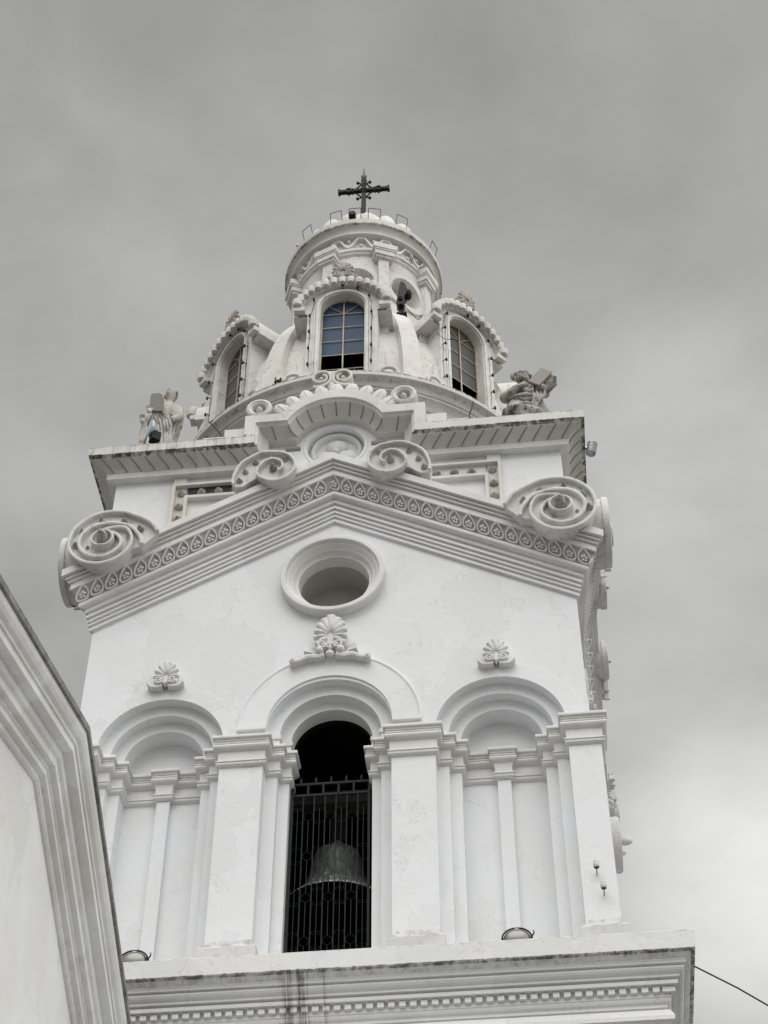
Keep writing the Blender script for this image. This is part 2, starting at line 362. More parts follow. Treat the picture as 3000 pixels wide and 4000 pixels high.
# facade wall above the arches
FP = [(-4, 10.99), (-1.44, 10.99), (-1.44, 11.55), (-.86, 11.55)]
aa = math.asin((11.55-11.143)/.951)
FP += [(.951*cos(pi-aa-(pi-2*aa)*i/24), 11.143+.951*sin(pi-aa-(pi-2*aa)*i/24)) for i in range(1, 24)]
FP += [(.86, 11.55), (1.44, 11.55), (1.44, 10.99), (4, 10.99)]
FM = miters(FP)
def foff(o, endd): 
    r = [(p[0]+q[0]*o, p[1]+q[1]*o) for p, q in zip(FP, FM)]
    r[0] = (-(4+endd), 10.99-o); r[-1] = (4+endd, 10.99-o); return r
def circ(cx, cz, r, n=48): return [(cx+r*cos(2*pi*i/n), cz+r*sin(2*pi*i/n)) for i in range(n)]
def wall(openarch=True):
    b = MB(); top = foff(.15, 0)
    bot = []
    for cx, r, zz in ((XA, R1S, ZS), (0, R1C, ZSC), (-XA, R1S, ZS)):
        if zz != ZS: bot.append((cx+r, ZS))
        bot += arc(cx, zz, r, 0, pi, 32)
        if zz != ZS: bot.append((cx-r, ZS))
    outer = [(-4, ZS)]+top+[(4, ZS)]+bot
    oc = circ(0, 7.86, .80); rd = circ(-.03, 11.25, .59)
    s1 = [(.62, 11.19), (.90, 11.19), (.90, 11.32), (.62, 11.32)]; s2 = [(-x-.05, z) for x, z in s1]
    b.poly(outer, (oc, rd, s1, s2), lambda x, z: (x, 0, z))
    for lp, dep in ((oc, .1), (rd, .20), (s1, .20), (s2, .20)):
        b.grid([[(x, 0, z) for x, z in lp], [(x, dep, z) for x, z in lp]], True)
    for lp in (rd, s1, s2): b.poly(lp, (), lambda x, z: (x, .20, z))
    # lower wall strips beside the jambs are the pilasters; top of the parapet
    return b
wl = part(wall(), "facade_wall", M_WALL); four(wl)
# core of the tower behind the facade, hollow
b = MB()
for (z0, z1) in ((9.0, 12.9),): b.box(-3.98, 3.98, .16, 7.84, z0+1.2, z1-1.75)
b.box(-3.9, 3.9, 1.25, 6.75, 6.55, 6.75)
b.box(-3.2, 3.2, 1.25, 6.8, 6.75, 10.3)
part(b, "core_floor", M_OCU)
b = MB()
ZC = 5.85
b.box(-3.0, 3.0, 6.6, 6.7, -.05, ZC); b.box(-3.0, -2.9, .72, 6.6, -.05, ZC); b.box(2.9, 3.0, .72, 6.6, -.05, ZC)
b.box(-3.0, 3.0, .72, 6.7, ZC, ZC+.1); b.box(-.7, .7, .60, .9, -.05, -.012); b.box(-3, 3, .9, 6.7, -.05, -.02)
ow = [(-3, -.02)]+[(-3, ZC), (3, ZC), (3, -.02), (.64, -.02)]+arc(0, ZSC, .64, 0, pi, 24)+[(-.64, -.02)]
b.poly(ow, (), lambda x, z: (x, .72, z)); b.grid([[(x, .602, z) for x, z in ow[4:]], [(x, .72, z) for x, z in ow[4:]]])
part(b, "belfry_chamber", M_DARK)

# stepped jambs and arch orders
def order(cx, r1, r2, r3, zs, back):
    b = MB(); pr = [(r1, 0.0), (r1, Y2), (r2, Y2), (r2, Y3), (r3, Y3), (r3, back)]; rows = []
    for r, y in pr:
        rows.append([(cx+r, y, 0)]+[(x, y, z) for x, z in arc(cx, zs, r, 0, pi, 32)]+[(cx-r, y, 0)])
    # solid jambs start behind the pilaster front
    b.grid(rows); return b
o_ = part(order(0, R1C, R2C, R3C, ZSC, .60), "arch_opening", M_WALL, smooth=True); o_['label'] = 'tall open round arch of the belfry'; four(o_)
for sx in (-1, 1):
    b = order(sx*XA, R1S, R2S, R3S, ZS, YN)
    b.poly([(sx*XA+R3S, 0)]+arc(sx*XA, ZS, R3S, 0, pi, 32)+[(sx*XA-R3S, 0)], (), lambda x, z: (x, YN, z))
    n_ = part(b, "blind_niche", M_WALL, smooth=True); four(n_)
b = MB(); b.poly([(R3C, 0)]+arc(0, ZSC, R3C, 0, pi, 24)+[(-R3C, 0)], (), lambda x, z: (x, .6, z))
sh = part(b, "light_blocker", M_DARK); sh.rotation_euler[2] = pi/2  # dark panels added in the other arches to keep light out of the belfry
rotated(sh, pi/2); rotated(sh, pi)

# outer band of each arch
def annulus(cx, cz, ri, ro, y, n=40, th=.02):
    b = MB(); I = arc(cx, cz, ri, 0, pi, n); O = arc(cx, cz, ro, 0, pi, n)
    b.grid([[(x, .01, z) for x, z in O], [(x, y, z) for x, z in O], [(x, y, z) for x, z in I], [(x, .0, z) for x, z in I]]); return b
b = annulus(0, ZSC+.06, R1C+.002, 1.40, -.03)
ridge(b, arc(0, ZSC+.06, 1.425, 0, pi, 44), -.045, .01, .05)
for sx in (-1, 1): b.box(min(sx*.985, sx*1.44), max(sx*.985, sx*1.44), -.075, .01, 4.655, 4.715)
c_ = part(b, "archivolt", M_WALL); four(c_)
for sx in (-1, 1):
    b = annulus(sx*XA, ZS, R1S+.002, 1.275, -.018); c_ = part(b, "archivolt", M_WALL); four(c_)
# impost blocks raising the centre arch
for sx in (-1, 1):
    for x0, x1, y in ((R2C, R1C, Y2-.03), (R3C, R2C, Y3-.03)):
        b = MB(); b.box(min(sx*(x0-.03), sx*(x1+.02)), max(sx*(x0-.03), sx*(x1+.02)), y, y+.2, ZSC-.05, ZSC+.02)
        b.box(min(sx*(x0-.008), sx*x1), max(sx*(x0-.008), sx*x1), y+.022, y+.2, ZS, ZSC-.05)
        b_ = part(b, "impost_block", M_CAP); four(b_)

# pilasters
def pilaster(x0, x1, corner=0):
    b = MB(); b.box(x0, x1, -.13, .6, 0, 4.3)
    lo, hi = x0-.075, x1+.075
    if corner: lo, hi = (x0-.075, x1) if corner > 0 else (x0, x1+.075)
    P0 = [(lo, -.215), (hi, -.215), (hi, .3), (lo, .3)]; k = .07
    a0, a1 = (lo+k if corner <= 0 or True else lo), hi-k
    P1 = [(x0, -.132), (x1, -.132), (x1, .3), (x0, .3)]
    vs = [(x, y, 0) for x, y in P0]+[(x, y, .66) for x, y in P0]+[(x, y, .76) for x, y in P1]
    return b, MB().add(vs, [(0, 1, 5, 4), (1, 2, 6, 5), (2, 3, 7, 6), (3, 0, 4, 7), (4, 5, 9, 8), (5, 6, 10, 9), (6, 7, 11, 10), (7, 4, 8, 11)])
for x0, x1 in ((R1C-.003, XA-R1S+.003), (-(XA-R1S)-.003, -R1C+.003)):
    b, b2 = pilaster(x0, x1); p_ = part(b, "pilaster", M_PIL); part(b2, "plinth", M_PLINTH, p_); four(p_)
x0 = XA+R1S-.003
b = MB(); b.box(x0, 4.13, -.13, 4-x0, 0, 4.3)
vs = [(x0-.075, -.215, 0), (4.24, -.24, 0), (4.24, .43, 0), (x0-.075, .43, 0)]
vs = vs+[(x, y, .64) for x, y, _ in vs]+[(x0, -.132, .76), (4.132, -.132, .76), (4.132, .36, .76), (x0, .36, .76)]
b2 = MB().add(vs, [(0, 1, 5, 4), (1, 2, 6, 5), (2, 3, 7, 6), (3, 0, 4, 7), (4, 5, 9, 8), (5, 6, 10, 9), (6, 7, 11, 10), (7, 4, 8, 11)])
p_ = part(b, "corner_pilaster", M_PIL); part(b2, "plinth", M_PLINTH, p_); four(p_)
# colonnettes
for sx in (-1, 1):
    b = MB(); xc = sx*2.637; b.box(xc-.103, xc+.103, .575, YN+.02, 0, 3.86)
    b.add([(xc-.103, .575, 3.9), (xc+.103, .575, 3.9), (xc+.103, .7, 3.9), (xc-.103, .7, 3.9), (xc-.15, .53, 4.18), (xc+.15, .53, 4.18), (xc+.15, .7, 4.18), (xc-.15, .7, 4.18)],
          [(0, 1, 5, 4), (1, 2, 6, 5), (3, 0, 4, 7)])
    p_ = part(b, "colonnette", M_WALL); four(p_)
# entablature that follows every step
cap = [(-.12, ZS), (.110, ZS), (.122, ZS-.012), (.127, ZS-.035), (.122, ZS-.058), (.110, ZS-.068), (.092, ZS-.070), (.086, ZS-.105), (.050, ZS-.110), (.050, ZS-.124), (.090, ZS-.128), (.098, ZS-.140), (.094, ZS-.158), (.070, ZS-.164),
       (.070, ZS-.176), (.102, ZS-.180), (.110, ZS-.205), (.102, ZS-.230), (.078, ZS-.250), (.045, ZS-.262), (.03, ZS-.268), (.03, 3.978), (.060, 3.975), (.062, 3.957), (.040, 3.950), (.046, 3.940), (.058, 3.925), (.052, 3.900), (.03, 3.882), (.012, 3.872), (-.05, 3.870)]
cn = 2.637
half = [(R3C, .62), (R3C, Y3), (R2C, Y3), (R2C, Y2), (R1C, Y2), (R1C, -.13), (XA-R1S, -.13), (XA-R1S, Y2), (XA-R2S, Y2), (XA-R2S, Y3), (XA-R3S, Y3), (XA-R3S, YN), (cn-.103, YN), (cn-.103, .575), (cn+.103, .575), (cn+.103, YN),
        (XA+R3S, YN), (XA+R3S, Y3), (XA+R2S, Y3), (XA+R2S, Y2), (XA+R1S, Y2), (XA+R1S, -.13), (4.13, -.13)]
for sx in (1, -1):
    b = MB(); pth = half if sx > 0 else [(-x, y) for x, y in half][::-1]
    sweep_plan(b, pth, cap, False, (-4.13, 1) if sx < 0 else None, (4.13, 1) if sx > 0 else None)
    c_ = part(b, "capital_entablature", M_CAP, smooth=True, auto=rad(35)); four(c_)

# pediment: raking cornice on each side, mitred at the corners
MS = .543
rk = [(.0, 10.50), (.50, 10.50), (.53, 10.485), (.525, 10.335), (.445, 10.328), (.44, 10.312), (.472, 10.295), (.472, 10.268), (.405, 10.262), (.40, 10.247), (.432, 10.232), (.428, 10.205), (.37, 10.198), (.385, 10.18), (.390, 10.062), (.355, 10.055)]
rk2 = [(.215, 9.792), (.24, 9.788), (.24, 9.765), (.247, 9.74), (.238, 9.71), (.205, 9.688), (.150, 9.684), (.148, 9.665), (.152, 9.60), (.147, 9.59), (.095, 9.585), (.093, 9.57), (.118, 9.545), (.122, 9.485), (.07, 9.478), (.066, 9.46), (.096, 9.44), (.096, 9.398),
       (.050, 9.39), (.048, 9.37), (.078, 9.35), (.078, 9.315), (.032, 9.308), (.030, 9.29), (.055, 9.27), (.055, 9.215), (.0, 9.205)]
def rake(prof):
    b = MB(); xs = []
    rows = [[(-(4+d), -d, z-MS*(4+d)), (0, -d, z), (4+d, -d, z-MS*(4+d))] for d, z in prof]
    return b.grid(rows)
r_ = part(rake(rk), "raking_cornice", M_RAKE); r2_ = part(rake(rk2), "raking_moulding", M_RAKE)
four(r_); four(r2_)
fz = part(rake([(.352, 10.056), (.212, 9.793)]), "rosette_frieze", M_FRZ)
# one pointed leaf frame with a rosette, sheared to the slope
def motif(sl):
    b = MB(); v = (0, -.135/.262, 1)     # up the slanted face
    def P(u, h, o=0): return (u, h*v[1]*1.0-o, h-sl*u)
    o = [(-.005, -.112), (-.045, -.106), (-.076, -.082), (-.090, -.045), (-.088, -.01), (-.074, .035), (-.045, .085), (0, .138)]
    loop = o+[(-u, h) for u, h in o[::-1]]
    n = len(loop); rows = [[], [], [], []]
    for i, (u, h) in enumerate(loop):
        for k, (f, oo) in enumerate(((1.22, 0), (1.20, .038), (.98, .038), (.96, 0))): rows[k].append(P(u*f, h*f*.93, oo))
    b.grid(rows, True)
    for k in range(5):
        a = 2*pi*k/5+.3; b.ball(P(.038*cos(a), -.014+.038*sin(a), .014), (.028, .022, .028), 6, 4)
    b.ball(P(0, -.012, .024), (.014, .012, .014), 6, 4)
    return b
proto = {}
YC, ZCN = -.282, 9.925
for sl, nm in ((MS, 'r'), (-MS, 'l')):
    ob = motif(sl).build("leaf_rosette", M_RAKE, fz, False, (0, 0, 0)); proto[nm] = ob
pitch = .2325
first = {'r': True, 'l': True}
mfs = []
for i in range(-18, 19):
    nm = 'r' if i >= 0 else 'l'
    ob = proto[nm] if first[nm] else proto[nm].copy()
    if not first[nm]: col.objects.link(ob); ob.parent = fz
    first[nm] = False; x = i*pitch
    ob.location = Vector((x, YC, ZCN-MS*abs(x)))-Vector(TO); mfs.append(ob)
f2 = rotated(fz, pi/2)
for k in (2, 3):
    q = fz.copy(); col.objects.link(q); q.rotation_euler[2] = k*pi/2

# oculus ring
b = MB()
ocp = [(.885, .0), (.885, -.17), (.865, -.185), (.80, -.185), (.785, -.17), (.775, -.12), (.765, -.115), (.75, -.115), (.735, -.10), (.70, -.03), (.69, -.02), (.675, -.02), (.665, .03), (.64, .06), (.63, .07), (.60, .075), (.59, .30)]
b.disc_y(0, 7.86, ocp, 64)
o_ = part(b, "oculus_frame", M_CAP, smooth=True, auto=rad(30)); o_['label'] = 'round moulded frame of the oculus'; four(o_)
b = MB(); b.disc_y(0, 7.86, [(.60, .28), (.62, .85)], 48); b.disc_y(0, 7.86, [(.62, .85), (.001, .86)], 48)
o_ = part(b, "oculus_recess", M_OCU); four(o_)
# roundel with three leaves
b = MB(); b.disc_y(-.03, 11.25, [(.59, .0), (.585, -.012), (.53, -.012), (.52, 0.01), (.52, .20)], 56)
b.disc_y(-.03, 11.25, [(.48, .20), (.465, .11), (.435, .08), (.405, .11), (.39, .20)], 56)
for a in (90, 205, 335): b.ball((-.03+.20*cos(rad(a)), .19, 11.22+.20*sin(rad(a))), (.20, .10, .165), 20, 8)
b.ball((-.03, .07, 11.21), (.06, .05, .055), 8, 6); b.tube([(-.03, .08, 11.18), (-.05, .07, 11.10)], .02)
o_ = part(b, "trefoil_roundel", M_WALL, smooth=True); four(o_)

# ---- shells (palmettes)
def palmette(cx, y, cz, R, n=9, wide=1., sR=.25, sz=.12, feet=True):
    """fluted fan shell standing on two small scrolls; cx,cz = hub of the fan"""
    b = MB(); span = rad(235)
    for i in range(n):
        a = pi/2+span/2-span*i/(n-1); rr = R*(1.0 if i != n//2 else 1.05)*(1-.10*abs(i-(n-1)/2)/((n-1)/2))
        ex, ez = cos(a)*rr*wide, sin(a)*rr; L_ = hypot(ex, ez); Mx = Matrix.Rotation(-(math.atan2(ez, ex)-pi/2), 3, 'Y')
        b.ball((cx+ex*.60, y-.02, cz+ez*.60), (L_*.165, R*.15, L_*.42), 10, 8, Mx)
        b.ball((cx+ex*.88, y-.02, cz+ez*.88), (L_*.19, R*.12, L_*.13), 8, 6, Mx)
    pl = [(cx+wide*R*.84*cos(a), cz+R*.84*sin(a)) for a in [pi/2+span/2-span*i/20 for i in range(21)]]
    b.prism(pl, y-.02, y+.13)
    for s in (-1, 1):
        tab = [(-150, .42), (-60, .36), (30, .30), (120, .24), (210, .17), (300, .10), (380, .05)]
        sp = [(cx+s*(sR*.42+sR*.62*piece(tab, a)*cos(rad(a))), cz-sz+sR*.62*piece(tab, a)*sin(rad(a))) for a in range(-150, 381, 30)]
        ridge(b, sp, y-.09, y+.06, sR*.13, sR*.06)
        b.ball((cx+s*sR*.4, y-.05, cz-sz), (sR*.10, .035, sR*.10), 8, 6)
        b.ball((cx+s*sR*.42, y+.02, cz-sz), (sR*.34, .07, sR*.32), 10, 6)
        if feet:
            foot = [(cx+s*sR*.20, cz-sz-sR*.35), (cx+s*sR*.55, cz-sz-sR*.46), (cx+s*sR*.9, cz-sz-sR*.42), (cx+s*sR*1.15, cz-sz-sR*.15)]
            ridge(b, foot, y-.06, y+.1, sR*.24, sR*.10)
    b.ball((cx, y-.02, cz-sz-sR*.2), (sR*.13, .06, sR*.24), 8, 6)
    return b
shells = []
for sx in (-1, 1):
    p_ = part(palmette(sx*2.64, -.09, 5.83, .31, 9, .74, .25, .10), "shell_ornament", M_ORN, smooth=True); four(p_)
b = palmette(0, -.12, 6.44, .44, 11, .68, .30, .21, False)
for s in (-1, 1):
    arm = [(s*.10, 6.06), (s*.22, 6.02), (s*.36, 6.03), (s*.48, 5.965), (s*.58, 5.93)]
    ridge(b, arm, -.17, 0, .10, .05); b.disc_y(s*.60, 5.945, [(.055, 0), (.055, -.16), (.045, -.18), (.02, -.175), (.015, -.20), (.001, -.205)], 12)
    b.ball((s*.17, -.15, 6.12), (.07, .08, .07), 10, 8)
    b.add([(s*.24, -.02, 6.30), (s*.40, -.16, 6.26), (s*.42, -.16, 6.14), (s*.24, -.10, 6.10), (s*.26, 0, 6.22), (s*.44, 0, 6.18)], [(0, 1, 2, 3), (0, 1, 5, 4), (1, 2, 5), (2, 3, 4, 5)])
b.ball((0, -.16, 6.04), (.075, .06, .06), 10, 6)
p_ = part(b, "large_shell_ornament", M_ORN, smooth=True); four(p_)

# ---- volutes on the pediment
def volute_big(s):
    b = MB(); cx, cz = s*3.87, 8.56
    A = [(8, .93), (50, .74), (90, .68), (135, .62), (180, .585), (270, .565), (340, .52), (390, .46), (430, .29), (470, .20)]
    B = [(-14, .70), (20, .56), (60, .43), (90, .39), (180, .41), (270, .41), (330, .36), (390, .24), (450, .13), (480, .11)]
    f = -1 if s > 0 else 1
    base = [p for p in spiral_pts(cx, cz, [q for q in A if q[0] <= 340], f)]
    base += [(cx+f*.66, cz-.16)]
    b.prism(base, -.575, -.02)
    ridge(b, spiral_pts(cx, cz, A, f), -.675, -.565, .055, .05)
    ridge(b, spiral_pts(cx, cz, B, f), -.68, -.565, .06, .05)
    b.disc_y(cx-f*.005, cz, [(.205, -.57), (.205, -.71), (.19, -.725), (.165, -.72), (.155, -.65), (.10, -.61)], 24)
    return b, cx, cz, f
def studs(par, pts, y, r, h, mt=None, nm="stud"):
    for x, z in pts: part(MB().cone_y(x, z, y, r, h), nm, mt or M_CONE, par, True)
for s in (-1, 1):
    b, cx, cz, f = volute_big(s)
    v_ = part(b, "corner_volute", M_VOL)
    part(MB().disc_y(cx, cz, [(.09, -.59), (.095, -.72), (.08, -.81), (.045, -.87), (.001, -.89)], 14), "boss", M_CONE, v_, True)
    studs(v_, [(cx+f*.55*cos(rad(a))*k, cz+.55*sin(rad(a))*k) for a, k in ((22, 1.18), (56, .99), (99, .92), (144, .87), (185, .86))], -.575, .066, .12)
    studs(v_, [(cx+f*.30, cz-.10), (cx-f*.27, cz-.10)], -.575, .032, .06)
    for k in (1, 2, 3):
        c_ = rotated(v_, k*pi/2)
        for ch in list(c_.children):
            if ch.name.startswith("boss"): bpy.data.objects.remove(ch)
for s in (-1, 1):
    b = MB(); cx, cz = s*1.0, 10.07; f = s      # tail runs down the slope away from the apex
    A = [(-28, .80), (0, .66), (40, .50), (90, .385), (180, .36), (270, .36), (330, .34), (380, .25), (430, .22), (480, .17), (540, .14), (600, .12)]
    base = spiral_pts(cx, cz, [q for q in A if q[0] <= 330], f)+[(cx+f*.35, cz-.20), (cx+f*.55, cz-.37)]
    b.prism(base[::1], -.59, -.02)
    ridge(b, spiral_pts(cx, cz, A, f), -.69, -.58, .045, .035)
    v_ = part(b, "pediment_volute", M_VOL)
    part(MB().cone_y(cx+f*.03, cz, -.60, .07, .17), "boss", M_CONE, v_, True)
    studs(v_, [(cx+f*.28*cos(rad(a))*k, cz+.28*sin(rad(a))*k) for a, k in ((125, 1.0), (72, 1.0), (30, 1.45), (-2, 1.85), (-22, 2.35))], -.59, .055, .10)
    four(v_)
# ---- studded angle panels
for s in (-1, 1):
    b = MB(); X = lambda a, c: (min(s*a, s*c), max(s*a, s*c))
    b.box(*X(2.875, 2.935), -.11, .01, 9.0, 10.44)       # outer upright
    b.box(*X(2.64, 2.695), -.11, .01, 8.95, 10.115)      # inner upright
    b.box(*X(1.45, 2.875), -.11, .01, 10.385, 10.44)
    b.box(*X(1.45, 2.64), -.11, .01, 10.05, 10.115)
    b.box(*X(2.69, 2.93), -.055, .01, 10.44, 10.66)
    fr = part(b, "studded_panel", M_ATT); 
    g_ = part(MB().box(*X(1.45, 2.66), -.03, .01, 10.11, 10.39), "channel", M_MOULD if s < 0 else M_ORN, fr)
    if s < 0: g_['label'] = 'channel blackened by mould'
    part(MB().box(*X(2.69, 2.88), -.028, .01, 8.95, 10.39), "channel", M_ATT, fr)
    studs(fr, [(s*2.785, 9.57), (s*2.785, 9.89), (s*2.77, 10.235), (s*2.41, 10.235), (s*2.10, 10.235), (s*1.79, 10.235)], -.028, .075, .11)
    four(fr)
# ---- attic cornice
cv = [(-.25, -.20), (.40, -.205), (.455, -.20), (.463, -.195), (.46, 0.0), (.425, .004), (.42, .022), (.405, .026), (.40, .045), (.375, .05)]
cove = [(.375, .05), (.335, .062), (.29, .082), (.25, .105), (.21, .135), (.178, .165), (.155, .20), (.0, .205)]
def fsweep(prof, y_=None):
    b = MB(); rows = []
    for d, o in prof: rows.append([(x, -d, z) for x, z in foff(o, d)])
    return b.grid(rows)
c_ = part(fsweep(cv), "attic_cornice", M_ATT); four(c_)
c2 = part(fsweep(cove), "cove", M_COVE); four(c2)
c2r = next(o for o in T.children if o.name.startswith("cove") and abs(o.rotation_euler[2]-pi/2) < .01 and o.data == c2.data)
# joints across the cove
def jointline(x, o_shift=0, base='h'):
    return [(x-.17*(t/6.)**1.3*(1 if x < 0 else 1), 0, 0) for t in range(7)]
b = MB()
def cove_joint(P, n, lean):
    """P = point on the fascia's lower edge, n = unit vector from it into the cove"""
    t = (n[1], -n[0]); pts = []
    for d, o in cove[:-1]:
        k = ((.375-d)/.22)**1.2*lean
        pts.append((P[0]+n[0]*(o-.006)+t[0]*k, -(d+.006), P[1]+n[1]*(o-.006)+t[1]*k))
    q = part(MB().tube(pts, .016, 4), "cove_joint", M_SLOT, c2)
    r = q.copy(); col.objects.link(r); r.parent = c2r
for s in (-1, 1):
    x = 1.66
    while x < 4.40: cove_joint((s*x, 10.99), (0, -1), s*.17); x += .255
    cove_joint((s*1.16, 11.55), (0, -1), s*.06)
for i in range(9):
    a = pi/2+(i-4)*rad(17.5); cove_joint((.951*cos(a), 11.143+.951*sin(a)), (-cos(a), -sin(a)), 0)
for s in (-1, 1):
    b = MB(); x1 = s*1.16; lo = [(d, z) for d, z in ((.0, 10.795), (.15, 10.79), (.155, 10.78), (.15, 10.65), (.0, 10.645))]
    rows = [[(s*1.14, -d, z), (s*(4+d), -d, z)] for d, z in lo]
    b.grid(rows, False, s < 0); b.add([r[0] for r in rows], [(0, 1, 2, 3, 4)])
    l_ = part(b, "listel", M_ATT); four(l_)
# parapet block behind the hump, flat roof, small stepped blocks beside it
b = MB(); tp = foff(-.199, .40); hump = [q for q in tp if abs(q[0]) <= 1.72 and q[1] > 11.15]
b.prism(hump, .215, .5)
for s in (-1, 1):
    b.box(min(s*1.66, s*2.02), max(s*1.66, s*2.02), -.36, .2, 11.18, 11.52); b.box(min(s*2.02, s*2.42), max(s*2.02, s*2.42), -.34, .2, 11.18, 11.36)
h_ = part(b, "parapet_block", M_ATT); four(h_)
b = MB(); b.box(-3.78, 3.78, .22, 7.78, 11.0, 11.185); part(b, "attic_roof", M_ATT)
# leaves and scrolls over the hump
b = MB()
for i in range(9):
    a = pi/2+(i-4)*rad(12.2); r0 = 1.235; cx, cz = r0*cos(a)*1.03, 11.143+r0*sin(a)
    Mx = Matrix.Rotation(-(a-pi/2)*.8, 3, 'Y')
    b.ball((cx, -.31, cz+.02), (.145, .055, .25), 12, 10, Mx); b.ball((cx, -.355, cz+.01), (.016, .025, .20), 6, 6, Mx)
l_ = part(b, "leaf_cresting", M_DOME, smooth=True); four(l_)
for s in (-1, 1):
    b = MB(); cx, cz = (-1.42, 12.08) if s < 0 else (1.25, 12.15)
    b.disc_y(cx, cz, [(.245, .0), (.25, -.30), (.235, -.36), (.19, -.38), (.135, -.34), (.11, -.22), (.05, -.2)], 28)
    b.ball((cx, -.27, cz), (.065, .10, .065), 10, 6)
    v_ = part(b, "scroll", M_DOME, smooth=True); v_['label'] = 'rounded scroll eye'; four(v_)
b = MB()
for s in (-1, 1):
    tab = [(-120, .30), (-60, .22), (0, .175), (90, .165), (180, .16), (270, .14), (360, .10), (440, .06)]
    cx, cz = s*.20-.09, 12.88
    ridge(b, spiral_pts(cx, cz, tab, -s, 12), -.33, -.12, .06, .04); b.disc_y(cx, cz, [(.165, -.1), (.165, -.22), (.001, -.23)], 20)
    b.ball((cx, -.26, cz), (.05, .05, .05), 8, 6)
b.box(-.20, .02, -.30, -.15, 12.98, 13.06); b.ball((-.09, -.24, 12.66), (.11, .08, .2), 10, 8)
v_ = part(b, "twin_scroll", M_DOME); four(v_)

# ---- side ornament low on the right face
b = MB()
def side(x, y, z): return (4-(y), 4+x, z)
def fromfront(q): return [(4-yy, 4+xx, zz) for xx, yy, zz in q]
q = MB(); q.disc_y(-3.0, 2.84, [(.42, .0), (.42, -.27), (.40, -.30), (.34, -.30), (.30, -.24), (.12, -.22)], 32); q.ball((-3.0, -.36, 2.90), (.06, .13, .07), 10, 8)
q.ball((-3.0, -.30, 2.70), (.05, .08, .05), 8, 6)
p2 = palmette(-3.0, -.20, 3.48, .30, 9, .8); q.add(p2.v, p2.f)
b.add(fromfront(q.v), q.f); part(b, "side_medallion", M_ORN, smooth=True)

# ------------------------------------------------------------------ dome
AX = -.05
dc = (AX, 4, 0)
b = MB()
b.lathe([(3.45, 11.1), (3.45, 12.93), (3.50, 12.95), (3.52, 13.0), (3.58, 13.02), (3.60, 13.08), (3.64, 13.14), (3.71, 13.2), (3.73, 13.205), (3.735, 13.25), (3.77, 13.26), (3.79, 13.31), (3.83, 13.36), (3.90, 13.39), (3.93, 13.40), (3.94, 13.505), (3.90, 13.52), (3.2, 13.56)], dc, 128)
part(b, "dome_base_cornice", M_RING, smooth=True, auto=rad(32))
b = MB(); na = 160; zs = [13.5+5.1*sin(rad(t)) for t in range(0, 70, 2)]
hull = lambda z: 3.5*math.sqrt(max(0, 1-((z-13.5)/5.1)**2))
for i in range(len(zs)-1):
    for k in range(na):
        t0, t1 = 2*pi*k/na, 2*pi*(k+1)/na; tm = (t0+t1)/2; dd = (tm+pi/8) % (pi/4)-pi/8
        if abs(dd)*hull(zs[i]) < .52 and zs[i+1] < 16.35: continue
        vs = []
        for tt, z in ((t0, zs[i]), (t1, zs[i]), (t1, zs[i+1]), (t0, zs[i+1])): vs.append((AX+hull(z)*sin(tt), 4-hull(z)*cos(tt), z))
        b.add(vs, [(0, 1, 2, 3)])
part(b, "dome_shell", M_DOME, smooth=True)
# ribs
def rib(th):
    b = MB(); rows = [[], [], [], []]; t = rad(th); ux, uy = sin(t), -cos(t); px, py = cos(t), sin(t)
    for a in range(0, 66, 3):
        z = 13.5+5.2*sin(rad(a)); r = 3.70*cos(rad(a)); ri = 3.40*cos(rad(a))-.02; wd = .20-.06*a/66
        for k, (rr, ww) in enumerate(((ri, -wd), (r, -wd), (r, wd), (ri, wd))): rows[k].append((AX+ux*rr+px*ww, 4+uy*rr+py*ww, z))
    return b.grid(rows)
for k in range(8): part(rib(22.5+45*k), "dome_rib", M_DOME, smooth=True, auto=rad(30))
# dormers: built once facing the front, turned by eighths
DY = .55; 
def dpart(mb, nm, mt, sm=False, par=None, auto=None): return mb.build(nm, mt, par or T, sm, (0, 4, GZ), auto)
b = MB(); RW, ZW = .45, 16.20
outer = [(-.715, 13.5)]+[(-.715, 16.02)]+arc(0, 16.0, .93, pi-.02, .02, 28)+[(.715, 16.02), (.715, 13.5)]
hole = [(-RW, 13.6)]+arc(0, ZW, RW, pi, 0, 24)+[(RW, 13.6)]
outer = [(-.715, 13.5), (-.715, 16.0)]+arc(0, 15.97, .90, rad(168), rad(12), 28)+[(.715, 16.0), (.715, 13.5)]
b.poly(outer, (hole,), lambda x, z: (x, DY, z))
b.grid([[(x, DY, z) for x, z in hole], [(x, DY+.26, z) for x, z in hole]], True)
for s in (-1, 1): b.add([(s*.715, DY, 13.5), (s*.715, DY, 16.1), (s*.715, 2.1, 16.1), (s*.715, 2.1, 13.5)], [(0, 1, 2, 3)])
D = dpart(b, "dormer_window", M_DOME)
b = MB(); op = [(x, z) for x, z in [(-RW-.055, 13.55)]+arc(0, ZW, RW+.055, pi, 0, 28)+[(RW+.055, 13.55)]]
ridge(b, op, DY-.05, DY+.01, .06); ridge(b, [(x*1.17 if True else x, z) for x, z in [(-RW-.03, 13.55)]+arc(0, ZW, RW+.03, pi, 0, 28)+[(RW+.03, 13.55)]], DY-.035, DY+.01, .03)
dpart(b, "moulded_surround", M_DOME, True, D)
b = MB()    # barrel roof with flat soffit
R_ = 1.0; ra = arc(0, 15.97, R_, rad(-2), rad(182), 26)
b.grid([[(x, DY-.02, z) for x, z in ra], [(x, 2.75, z) for x, z in ra]])
b.grid([[(x, DY-.02, z) for x, z in ra], [(x*.9, DY-.02, 15.97+(z-15.97)*.9) for x, z in ra]])
